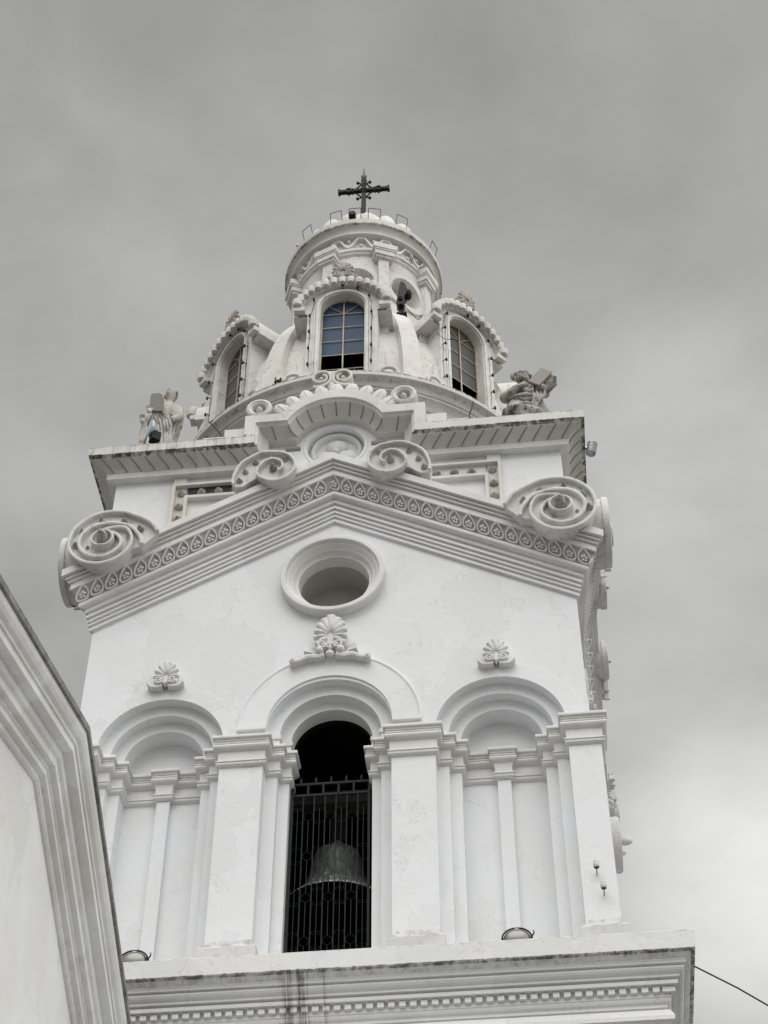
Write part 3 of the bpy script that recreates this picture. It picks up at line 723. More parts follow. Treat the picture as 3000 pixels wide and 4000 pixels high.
for s in (-1, 1): b.add([(s*.70, DY, 15.96), (s*1.0, DY-.02, 15.935), (s*1.0, 2.75, 15.935), (s*.70, 2.75, 15.96)], [(0, 1, 2, 3)])
for s in (-1, 1):
    X_ = sorted((s*.70, s*.90)); b.add([(X_[0], .95, 15.96), (X_[1], .95, 15.96), (X_[1], .95, 15.72), (X_[0], .95, 15.72), (X_[0], 1.5, 15.96), (X_[1], 1.5, 15.96), (X_[1], 1.5, 15.42), (X_[0], 1.5, 15.42)], [(0, 1, 2, 3), (3, 2, 6, 7), (1, 5, 6, 2), (0, 3, 7, 4)])
dpart(b, "barrel_roof", M_DOME, True, D, rad(30))
b = MB()    # scalloped hood
for i in range(15):
    a = rad(163-146*i/14); x, z = .955*cos(a), 15.97+.955*sin(a)+.02; r = .078 if 0 < i < 14 else .11
    b.lathe([(.001, .05), (r*.8, .05), (r, .03), (r, -.02), (r*.86, -.12)], (x, DY-.13, z), 12)
    b.lathe([(r*.86, -.12), (.001, -.13)], (x, DY-.13, z), 12)
b2 = arc(0, 15.97, .90, rad(165), rad(15), 28)
ridge(b, b2, DY-.09, DY+.02, .10)
for s in (-1, 1): b.box(min(s*.76, s*.98), max(s*.76, s*.98), DY-.14, DY+.02, 16.00, 16.12)
dpart(b, "scalloped_hood", M_DOME, True, D)
p_ = palmette(0, DY-.06, 17.28, .33, 9, .78, .27, .11); dpart(p_, "palmette", M_STONE, True, D)
b = MB()    # glazing bars
gy = DY+.215
b.box(-.013, .013, gy-.02, gy, 13.6, 16.62)
for z in (14.0, 14.43, 14.88, 15.33, 15.78, 16.22): b.box(-.445, .445, gy-.014, gy-.002, z-.007, z+.007)
for s in (-1, 1): b.tube([(0, gy-.012, 16.22), (s*.31, gy-.012, 16.50)], .011, 4)
ridge(b, [(-.44, 13.6)]+arc(0, ZW, .44, pi, 0, 20)+[(.44, 13.6)], gy-.02, gy, .022)
bars = dpart(b, "glazing_bars", M_RUST, False, D)
b = MB()
b.poly([(-.445, 14.89)]+arc(0, ZW, .445, pi, 0, 24)+[(.445, 14.89)], (), lambda x, z: (x, gy+.012, z))
pane = dpart(b, "window_pane", M_GLASSB, False, D)
b = MB(); b.box(-.46, .46, gy+.03, 1.5, 13.5, 16.7); b.f.pop(2)
dpart(b, "dark_backing", M_DARK, False, D)  # black box added behind the panes, its colour stands in for shade
for s in (-1, 1):    # carved scrolls at the foot
    b = MB(); cx, cz = s*.93, 13.86; b.disc_y(cx, cz, [(.24, .75), (.24, .50), (.22, .47), (.17, .47), (.15, .52), (.12, .53), (.11, .49), (.05, .48), (.001, .48)], 20)
    b.box(min(s*.715, s*.86), max(s*.715, s*.86), .60, .9, 14.0, 14.62); b.box(min(s*.715, s*.93), max(s*.715, s*.93), .58, .9, 14.62, 14.72) if False else None
    dpart(b, "foot_scroll", M_DOME, True, D)
D.location = (AX, 0, 0)
dorm = [D]
for k in range(1, 8):
    c_ = copy_tree(D, T); c_.rotation_euler[2] = k*pi/4; dorm.append(c_)
    for ch in c_.children:
        if ch.name.startswith("window_pane"):
            ch.data = pane.data.copy() if k == 1 else gp
            if k == 1: gp = ch.data; gp.materials[0] = M_GLASSG
# ------------------------------------------------------------------ lantern
RD = 1.56
b = MB(); ncirc = 40
def cyl(s_, z, th0, R): 
    t = th0+s_/RD; return (AX+R*sin(t), 4-R*cos(t), z)
LZ0, LZ1, OZ = 18.0, 20.9, 19.62
hw = RD*pi/8
for k in range(8):
    th0 = k*pi/4; inner = []; outr = []; i2 = []; i3 = []
    for i in range(ncirc):
        a = 2*pi*i/ncirc; ca, sa = cos(a), sin(a)
        kx = hw/abs(ca) if abs(ca) > 1e-6 else 1e9; kz = .9/abs(sa) if abs(sa) > 1e-6 else 1e9; q = min(kx, kz)
        inner.append((.40*ca, OZ+.47*sa)); outr.append((q*ca, OZ+q*sa))
    mid = [((x*.5+u*.5), (z*.5+v_*.5)) for (x, z), (u, v_) in zip(inner, outr)]
    b.grid([[cyl(x, z, th0, RD) for x, z in outr], [cyl(x, z, th0, RD) for x, z in mid], [cyl(x, z, th0, RD) for x, z in inner], [cyl(x, z, th0, RD-.34) for x, z in inner], [cyl(x*.5, OZ+(z-OZ)*.5, th0, RD-.35) for x, z in inner], [cyl(x*.01, OZ+(z-OZ)*.01, th0, RD-.35) for x, z in inner]], True)
    ca_ = math.atan2(.9, hw)
    corners = [(hw, .9), (-hw, .9), (-hw, -.9), (hw, -.9)]
    # corner slivers that the ray pattern misses
    for (cx_, cz_) in corners:
        ang = math.atan2(cz_, cx_) % (2*pi); i = int(ang/(2*pi/ncirc)); A_, B_ = outr[i % ncirc], outr[(i+1) % ncirc]
        b.add([cyl(A_[0], A_[1], th0, RD), cyl(B_[0], B_[1], th0, RD), cyl(cx_, OZ+cz_, th0, RD)], [(0, 1, 2)])
b.lathe([(RD+.10, 17.7), (RD+.10, 18.1), (RD+.03, 18.2), (RD, OZ-.9)], dc, 96)
b.lathe([(RD, OZ+.9), (RD, 20.62), (RD+.05, 20.66), (RD+.06, 20.72), (RD+.10, 20.74), (RD+.10, 20.82), (RD+.02, 20.84), (RD+.02, 21.24)], dc, 96)
lan = part(b, "lantern_drum", M_LANT, smooth=True, auto=rad(35))
b = MB()
for k in range(8):
    th0 = k*pi/4
    for ri, ro, r0, r1 in ((.42, .55, RD+.055, RD-.02),):
        rows = []
        for rr, R in ((ro, r1), (ro, r0), (ri, r0), (ri, r1)):
            rows.append([cyl(rr*cos(2*pi*i/36), OZ+rr*1.12*sin(2*pi*i/36), th0, R) for i in range(36)])
        b.grid(rows, True)
part(b, "lantern_roundels", M_LANT, smooth=True, auto=rad(30))
def local_box(b, th, s0, s1, r0, r1, z0, z1):
    q = MB().box(s0, s1, -r1, -r0, z0, z1); c, s_ = cos(th), sin(th)
    b.add([(AX+x*c-y*s_, 4+x*s_+y*c, z) for x, y, z in q.v], q.f)
def rb(b, th, s0, s1, r0, r1, z0, z1):
    q = MB().box(s0, s1, -r1, -r0, z0, z1); c, s_ = cos(th), sin(th)
    b.add([(AX+x*c-y*s_, 4+x*s_+y*c, z) for x, y, z in q.v], q.f)
for k in range(8):
    th = rad(22.5+45*k); b = MB()
    rb(b, th, -.12, .12, RD-.1, RD+.14, 18.15, 20.45)
    for hw_, rr, z0, z1 in ((.20, .20, 20.40, 20.47), (.235, .235, 20.47, 20.62), (.255, .255, 20.62, 20.67), (.275, .275, 20.67, 20.84)): rb(b, th, -hw_, hw_, RD-.1, RD+rr, z0, z1)
    part(b, "lantern_pilaster", M_LANT)
b = MB()
nw = 18
pts = []
for i in range(nw*8):
    t = 2*pi*i/(nw*8)+.08; ph = (i % 8)/8.; q = abs(ph*2-1); q = min(1, max(0, (q-.15)/.6)); pts.append((t, 20.87+.33*q))
rows = []
for dz, R in ((-.045, RD+.0), (-.045, RD+.12), (.045, RD+.12), (.045, RD+.0)): rows.append([(AX+R*sin(t), 4-R*cos(t), z+dz) for t, z in pts])
b.grid(rows+[rows[0]], True)
for i in range(nw):
    t = 2*pi*(i)/nw+.08; b.ball((AX+(RD+.07)*sin(t), 4-(RD+.07)*cos(t), 20.93), .05, 6, 4)
    t += pi/nw; b.ball((AX+(RD+.07)*sin(t), 4-(RD+.07)*cos(t), 21.12), .045, 6, 4)
part(b, "zigzag_frieze", M_LANT, smooth=True)
b = MB()
b.lathe([(RD, 21.19), (RD+.06, 21.20), (RD+.10, 21.225), (RD+.19, 21.235), (RD+.205, 21.245), (RD+.205, 21.275), (RD+.185, 21.285), (RD+.18, 21.30), (RD+.185, 21.36), (RD+.205, 21.42), (RD+.235, 21.465), (RD+.27, 21.49), (RD+.30, 21.50), (RD+.315, 21.51), (RD+.315, 21.68), (RD+.28, 21.715), (RD+.15, 21.74), (1.2, 21.76)], dc, 128)
part(b, "lantern_cornice", M_RIM, smooth=True, auto=rad(30))
b = MB()    # lobed cupola
rows = []
for i in range(17):
    a = pi/2*i/16; R = 1.36*cos(a)**.9 if i < 16 else .001; z = 21.72+2.1*sin(a)
    rows.append([])
    for k in range(176):
        t = 2*pi*k/176; lob = abs(cos(10*(t-.02))); lob = 1-.10*(1-lob**.6); rows[-1].append((AX+R*lob*sin(t), 4-R*lob*cos(t), z+.0))
b.grid(rows, True)
cup = part(b, "lobed_cupola", M_DOME, smooth=True, auto=rad(75))
for k in range(20):
    t = 2*pi*(k+.5)/20+.02; b = MB(); b.ball((0, 0, 0), (.25, .25, .60), 16, 12, Matrix.Rotation(t, 3, 'Z') @ Matrix.Rotation(-.16, 3, 'X'))
    q = MB(); q.v = [(x+AX+1.42*sin(t), y+4-1.42*cos(t), z+22.02) for x, y, z in b.v]; q.f = b.f
    part(q, "cupola_lobe", M_DOME, cup, True)
b = MB(); b.lathe([(.001, 24.25), (.12, 24.2), (.17, 24.05), (.13, 23.9), (.2, 23.8)], dc, 20); part(b, "finial_base", M_DOME, smooth=True)

# ------------------------------------------------------------------ cross
CX = AX-.03
X_ = empty("iron_cross", (CX, 4, 24.1), "black wrought iron cross with scrolls and a spike on top of the cupola", "cross")
XO = (CX, 4, 24.1)
def xp(mb, nm, mt=M_IRON, sm=False): return mb.build(nm, mt, X_, sm, XO)
xp(MB().box(CX-.055, CX+.055, 3.945, 4.055, 24.1, 26.33), "post")
b = MB().box(CX-.655, CX+.655, 3.95, 4.05, 25.685, 25.775)
for s in (-1, 1):
    for xx in (.14, .22, .31, .45, .50, .57): b.ball((CX+s*xx, 4, 25.73), (.022, .07, .075), 8, 6)
xp(b, "crossbar")
for s in (-1, 1):
    b = MB(); b.box(min(CX+s*.60, CX+s*.66), max(CX+s*.60, CX+s*.66), 3.94, 4.06, 25.655, 25.805)
    b.lathe([(.001, .09), (.02, .06), (.03, 0), (.02, -.06), (.001, -.13)], (CX+s*.53, 4, 25.73), 8)
    b.disc_y(CX+s*.38, 25.73, [(.085, 4.05), (.10, 4.0), (.085, 3.93), (.055, 3.93), (.05, 4.0)], 12)
    b.lathe([(.02, .16), (.03, .1), (.03, -.1), (.015, -.17)], (CX+s*.38, 4, 25.73), 8)
    b.box(min(CX+s*.27, CX+s*.30), max(CX+s*.27, CX+s*.30), 3.95, 4.05, 25.64, 25.82)
    xp(b, "arm_end")
    b = MB()
    for v_ in (-1, 1):
        pts = []
        for i in range(9):
            t = i/8; pts.append((CX+s*(.26-.18*t), 4, 25.73+v_*(.09+.19*t-.05*sin(pi*t))))
        b.tube(pts, .022, 6)
        cz = 25.73+v_*.36
        b.tube([(CX+s*.05, 4, cz-v_*.05), (CX+s*.10, 4, cz-v_*.02), (CX+s*.14, 4, cz)], .018, 6)
        b.disc_y(CX+s*.155, cz, [(.03, 4.03), (.045, 4.0), (.03, 3.96), (.001, 3.96)], 10)
    xp(b, "bracket_scrolls")
b = MB(); b.disc_y(CX, 26.17, [(.06, 4.05), (.08, 4.0), (.06, 3.94), (.02, 3.94)], 12); b.disc_y(CX, 25.9, [(.05, 3.95), (.07, 3.93), (.05, 3.91), (.02, 3.92)], 12); b.disc_y(CX, 25.73, [(.06, 3.95), (.08, 3.92), (.05, 3.9), (.001, 3.91)], 12)
b.box(CX-.03, CX+.03, 3.92, 3.96, 25.6, 26.25); xp(b, "rosettes")
xp(MB().lathe([(.06, 26.28), (.08, 26.36), (.05, 26.44), (.02, 26.47)], (CX, 4, 0), 10), "cap", M_VERD)
xp(MB().lathe([(.022, 26.45), (.014, 26.6), (.001, 26.86)], (CX, 4, 0), 6), "spike")

# ------------------------------------------------------------------ wire brackets round the rim
def bracket(loc, th, label, h=.34, wd=.26, tilt=.25):
    o = MB(); pts = [(-wd/2, 0, 0), (-wd/2, -tilt*h, h), (wd/2, -tilt*h, h), (wd/2, 0, 0)]
    pts2 = []
    for a, c in zip(pts, pts[1:]): pts2 += [a]
    o.tube(pts[0:2], .009, 5); o.tube(pts[1:3], .009, 5); o.tube(pts[2:4], .009, 5)
    ob = o.build("wire_bracket", M_RUSTD, None); ob.location = loc; ob.rotation_euler[2] = th
    return tag(ob, label, "bracket", "wire lamp brackets round the lantern")
M_RUSTD = mat("rusty_wire", (.10, .065, .05), .9)
bl = [(-39, "bent wire lamp bracket on the left shoulder of the lantern rim"), (-14, "wire lamp bracket on the rim, first left of the black round lamp"), (0, "wire lamp bracket on the rim just behind the black round lamp"),
      (14, "wire lamp bracket on the rim, first right of the cross post"), (35, "wire lamp bracket leaning on the right shoulder of the rim"), (69, "wire lamp bracket seen edge-on at the right end of the rim")]
for t_, lb in bl:
    t = rad(t_); bracket((AX+1.80*sin(t), 4-1.80*cos(t), 21.70), t, lb, .38, .28)
for t_, lb in ((-61, "square wire bracket on the band at the left end of the lantern"), (51, "square wire bracket under the rim above the black floodlight")):
    t = rad(t_); bracket((AX+1.68*sin(t), 4-1.68*cos(t), 20.72), t, lb, .22, .26, .5)
b = MB(); t = rad(0); b.disc_y(0, 0, [(.075, .1), (.085, .0), (.085, -.08), (.07, -.10), (.001, -.09)], 20); b.box(-.02, .02, 0, .05, -.12, -.05)
ob = b.build("rim_lamp", M_BLACK, None, True); ob.location = (AX+1.84*sin(t)-.06, 4-1.84*cos(t), 21.86); ob.rotation_euler[2] = t
tag(ob, "small round black lamp on the front of the lantern rim", "lamp")
b = MB(); b.ball((0, 0, 0), .055); b.box(-.015, .015, -.015, .015, -.13, -.04)
ob = b.build("rim_bulb", M_PORC, None, True); t = rad(-51); ob.location = (AX+1.84*sin(t), 4-1.84*cos(t), 21.83)
tag(ob, "pale glass bulb on the far left of the lantern rim", "lamp")

# ------------------------------------------------------------------ floodlight on the dome rib
FL = empty("floodlight", (1.02, 2.02, 17.72), "tall black floodlight standing in front of the lantern roundel", "floodlight")
fo = (0, 0, 0)
def fp(mb, nm, mt=M_BLACK, sm=True): o = mb.build(nm, mt, FL, sm, (0, 0, 0)); return o
fp(MB().box(-.045, .0, -.03, .03, 0, .34).box(.02, .06, -.03, .03, -.02, .34).box(-.10, .12, -.08, .08, -.03, .0), "stand", M_BLACK, False)
q = MB(); q.prism([(-.10, .30), (-.05, .22), (.05, .24), (.08, .34), (.07, .50), (.12, .60), (.13, .82), (.10, .95), (.04, 1.03), (.0, 1.04), (-.03, .9)], -.12, .10); fp(q, "housing", M_BLACK, False)
q = MB(); q.ball((.15, .0, .70), (.09, .12, .15), 12, 8); fp(q, "visor")
q = MB(); q.disc_y(-.01, .42, [(.05, -.13), (.05, -.16), (.035, -.165), (.03, -.15), (.012, -.155), (.001, -.155)], 14); fp(q, "knob", M_IRON)
b = MB(); P0 = Vector((1.10, 1.98, 17.95)); P1 = Vector((1.75, 1.75, 17.15)); pts = [P0.lerp(P1, i/10)+Vector((0, -.05, -.35*sin(pi*i/10))) for i in range(11)]
b.tube(pts, .008, 5); pts = [Vector((1.75, 1.7, 17.1)), Vector((1.78, 1.45, 16.4)), Vector((1.85, 1.0, 15.6)), Vector((2.0, .75, 15.1)), Vector((2.35, .62, 14.85))]
b.tube(pts, .007, 5)
tag(b.build("lamp_cable", M_BLACK, None), "thin black cable hanging from the black floodlight across the dome", "cable")

# ------------------------------------------------------------------ festoon bulbs round three dormers
def bulbs(kang, label):
    th = kang*pi/4; E_ = empty("festoon_lights", (AX, 4, GZ), label, "string lights", "festoon lights round the dormer windows", th)
    pos = [(-.655, 14.30), (-.655, 14.82), (-.655, 15.35), (-.655, 15.87), (-.585, 16.40), (0, 16.80), (.31, 16.70), (.55, 16.40), (.60, 15.85), (.60, 15.30), (.60, 14.77), (.60, 14.26)]
    for x, z in pos:
        q = MB(); q.lathe([(.001, .05), (.016, .03), (.018, 0), (.026, -.02), (.022, -.05), (.001, -.06)], (x, DY-.06-.04, z), 8); q.tube([(x, DY+.01, z+.03), (x, DY-.09, z+.02)], .010, 5)
        q.build("bulb", M_BLACK, E_, True, (0, 4, GZ))
    q = MB(); q.tube([(x+.01*(-1)**i, DY-.012, z) for i, (x, z) in enumerate(pos)], .005, 4); q.build("wire", M_IRON, E_, False, (0, 4, GZ))
bulbs(0, "dark festoon bulbs round the front dormer with blue panes")
bulbs(1, "dark festoon bulbs round the right dormer with grey panes")
bulbs(-1, "dark festoon bulbs round the left dormer, seen at a slant")
# weed
b = MB(); 
for i in range(60):
    c = Vector((random.uniform(-.1, .1), random.uniform(-.06, .06), random.uniform(0, .22))); d = Vector((random.uniform(-1, 1), random.uniform(-1, 1), random.uniform(0, 1))).normalized()*.06; e_ = d.cross(Vector((0, 0, 1))).normalized()*.02
    b.add([c-e_, c+d, c+e_, c-d*.3], [(0, 1, 2, 3)])
ob = b.build("weed", M_GREEN); ob.location = (-1.22, .36, 13.53); tag(ob, "small green weed growing at the foot of the dome left of the front dormer", "plant")

# ------------------------------------------------------------------ belfry gate and bell
G = empty("iron_gate", (-.02, .5, 0), "black iron barred gate with spikes closing the open belfry arch", "gate")
def gp_(mb, nm, sm=False): return mb.build(nm, M_GRILL, G, sm, (-.02, .5, 0))
cx0 = -.02
b = MB(); b.box(-.625, -.585, .48, .52, .02, 3.97).box(.555, .59, .48, .52, .02, 3.97); gp_(b, "side_frame")
for z in (3.955, 3.745): gp_(MB().box(-.60, .57, .485, .515, z-.018, z+.018), "rail")
gp_(MB().box(-.60, .57, .485, .515, .02, .06), "rail")
for i in range(4): x = -.60+1.17*(i+1)/5; gp_(MB().box(x-.014, x+.014, .485, .515, 3.75, 3.95), "short_post")
for i in range(5):
    x = -.60+1.17*(i+.5)/5; gp_(MB().lathe([(.012, 0), (.022, .04), (.022, .06), (.001, .14)], (x, .5, 3.965), 6), "spike")
xb = [-.60+.1671*i for i in range(8)]
for x in xb[1:7]: gp_(MB().box(x-.0075, x+.0075, .492, .508, .04, 3.74), "bar")
for i in range(7):
    x = (xb[i]+xb[i+1])/2; b = MB()
    if i % 2:
        zr = [3.35, 2.62, 1.885, 1.145, .405]
        for z in zr: b.tube([(x+.072*cos(2*pi*k/16), .5, z+.072*sin(2*pi*k/16)) for k in range(17)], .0045, 4, False)
        for z1, z0 in zip(zr, zr[1:]): b.box(x-.0045, x+.0045, .495, .505, z0+.072, z1-.072)
        gp_(b, "ring_bar")
    else:
        b.box(x-.0045, x+.0045, .495, .505, .1, 3.48)
        for z in (3.49, 2.76, 2.02, 1.28, .54):
            for dz, v_ in ((0, 1), (-.25, -1)):
                for s in (-1, 1):
                    b.tube([(x+s*(.004+.034*(1-cos(k*.75))/1.0*.9+.0), .5, z+dz+v_*.028*sin(k*.75)) for k in range(8)], .0035, 4)
        gp_(b, "scroll_bar")
BE = empty("church_bell", (-.12, 2.2, 2.74), "large weathered dark bronze bell hanging behind the iron gate", "bell")
b = MB(); bp = [(.001, 1.20), (.12, 1.19), (.26, 1.16), (.36, 1.08), (.40, .98), (.43, .80), (.47, .60), (.53, .42), (.60, .30), (.625, .28), (.64, .27), (.645, .25), (.71, .16), (.80, .07), (.86, .03), (.865, .005)]
b.lathe(bp, (0, 0, 0), 56); q = b.build("bell_body", M_BELL, BE, True, (0, 0, 0), rad(35))
b = MB(); b.lathe([(.865, .005), (.86, -.005), (.78, .0), (.62, .15), (.45, .5), (.35, .9), (.001, 1.05)], (0, 0, 0), 40); b.build("bell_inside", M_DARK, BE, True, (0, 0, 0))  # inner face painted near-black for the shade inside the bell
b = MB(); b.lathe([(.12, 1.18), (.13, 1.26), (.10, 1.34), (.05, 1.40), (.001, 1.41)], (0, 0, 0), 14); b.build("crown", M_BELL, BE, True, (0, 0, 0))
b = MB(); b.box(-.10, .14, -.1, .1, 1.3, 2.45); b.build("hanger", M_WOOD, BE, False, (0, 0, 0))
b = MB(); b.ball((0, 0, .06), .09); b.tube([(0, 0, 1.0), (0, 0, .1)], .02); b.build("clapper", M_IRON, BE, True, (0, 0, 0))
b = MB(); b.box(-2.95, -.12, 2.05, 2.25, 4.78, 4.98); b.box(.25, 2.95, 2.05, 2.25, 4.80, 5.02); b.box(-.35, .40, 1.98, 2.32, 4.72, 4.96)
tag(b.build("bell_beam", mat("grey_timber", (.12, .11, .095), .9, 0, .4)), "grey timber beam carrying the bell inside the belfry", "beam")

# ------------------------------------------------------------------ lamps on the ledge
def ledge_lamp(x, y, lb):
    E_ = empty("ledge_floodlight", (x, y, .01), lb, "floodlight", "floodlights on the belfry ledge"); E_.scale = (.92, .92, .9)
    q = MB(); rows = []
    for r, h in ((.21, 0), (.215, .03), (.20, .05)): rows.append([(r*cos(2*pi*k/28), -.02-h*.6, .27+r*.80*sin(2*pi*k/28)) for k in range(28)])
    q.grid(rows, True); q.tube([(.215*cos(2*pi*k/28), -.02, .27+.172*sin(2*pi*k/28)) for k in range(29)], .014, 5, False)
    q.build("rim", M_IRON, E_, True, (0, 0, 0))
    q = MB(); q.ball((0, .0, .27), (.20, .07, .16), 20, 10); q.build("lens", M_LAMPG, E_, True, (0, 0, 0))
    q = MB(); q.ball((0, .09, .27), (.17, .16, .14), 16, 8); q.build("housing", M_BLACK, E_, True, (0, 0, 0))
    q = MB(); q.box(-.23, -.21, -.02, .02, 0, .29).box(.21, .23, -.02, .02, 0, .29).box(-.23, .23, -.03, .03, 0, .02); q.tube([(.22, 0, .30), (.25, 0, .36), (.245, 0, .40)], .012, 5); q.build("yoke", M_IRON, E_, False, (0, 0, 0))
    return E_
ledge_lamp(2.70, -.62, "round floodlight on the ledge below the right blind niche")
ledge_lamp(-2.49, -.62, "round floodlight on the ledge beside the foreground wing's edge")
# bent iron rods left standing on the attic edge
for pts_, lb in (([(2.42, -.15, 11.15), (2.42, -.15, 11.63), (2.47, -.17, 11.80), (2.51, -.15, 12.02)], "bent iron rod standing on the right half of the attic cornice"), ([(-2.14, -.15, 11.15), (-2.14, -.15, 11.67), (-2.26, -.16, 11.85), (-2.38, -.15, 12.04), (-2.31, -.17, 12.03)], "bent iron rod standing on the left half of the attic cornice")):
    tag(MB().tube(pts_, .014, 6).build("iron_rod", M_RUSTD), lb, "rod")
# insulators
for k, (x, z, lb) in enumerate(((3.86, 1.62, "upper white porcelain insulator on the right corner pilaster"), (3.93, 1.27, "lower white porcelain insulator on the right corner pilaster"))):
    E_ = empty("insulator", (x, -.13, z), lb, "insulator", "porcelain insulators on the corner pilaster"); E_.scale = (1.35, 1.0, 1.0)
    q = MB(); q.lathe([(.001, .07), (.022, .065), (.03, .045), (.026, .03), (.034, .01), (.034, -.035), (.028, -.045)], (0, -.13, 0), 12); q.build("cap", M_PORC, E_, True, (0, 0, 0))
    q = MB(); q.lathe([(.028, -.04), (.026, -.06), (.001, -.06)], (0, -.13, 0), 10); q.tube([(0, -.13, -.05), (0, -.13, -.08), (0, 0, -.085)], .006, 6); q.build("pin", M_RUSTD, E_, True, (0, 0, 0))
# wire leaving the ledge corner
b = MB(); A_ = Vector((4.98, -.5, -.24)); d_ = Vector((5.783, -1.0, -1.104))-A_; pts = [A_+d_*t*.6+Vector((0, 0, -.012*t*t*2.2+.0)) for t in range(0, 22)]
b.tube(pts, .011, 5)
tag(b.build("overhead_wire", M_BLACK), "thin black wire running down from the ledge's right corner", "wire")
# small lamps at the attic
def small_lamp(loc, rz, lb, sc=1.):
    E_ = empty("attic_floodlight", loc, lb, "floodlight", None, rz); E_.scale = (sc,)*3
    q = MB(); rows = [[(r*cos(2*pi*k/20), y, .30+r*sin(2*pi*k/20)) for k in range(20)] for r, y in ((.001, -.10), (.12, -.11), (.165, -.10), (.175, -.09), (.17, -.06), (.10, 0), (.06, .06), (.001, .07))]
    q.grid(rows, True); q.build("reflector", M_LAMPW, E_, True, (0, 0, 0))
    q = MB(); q.box(-.08, .08, -.05, .12, .0, .22); q.build("ballast", M_BLACK, E_, False, (0, 0, 0))
small_lamp((-3.34, -.36, 11.38), rad(-55), "floodlight with pale blue reflector at the feet of the left statue", 1.)
b = MB(); pr_ = [(.001, .17), (.05, .165), (.075, .14)]
for i in range(7): pr_ += [(.078, .13-.04*i), (.092, .122-.04*i), (.092, .108-.04*i), (.078, .10-.04*i)]
b.lathe(pr_+[(.001, -.15)], (0, 0, 0), 20); b.box(-.16, 0, -.03, .03, -.02, .02)
ob = b.build("cornice_lamp", mat("ribbed_metal", (.35, .38, .40), .35, .6), None, True); ob.location = (4.58, .42, 11.12); ob.rotation_euler[1] = rad(12)
tag(ob, "small ribbed metal lamp fixed beside the attic cornice's right end", "lamp")

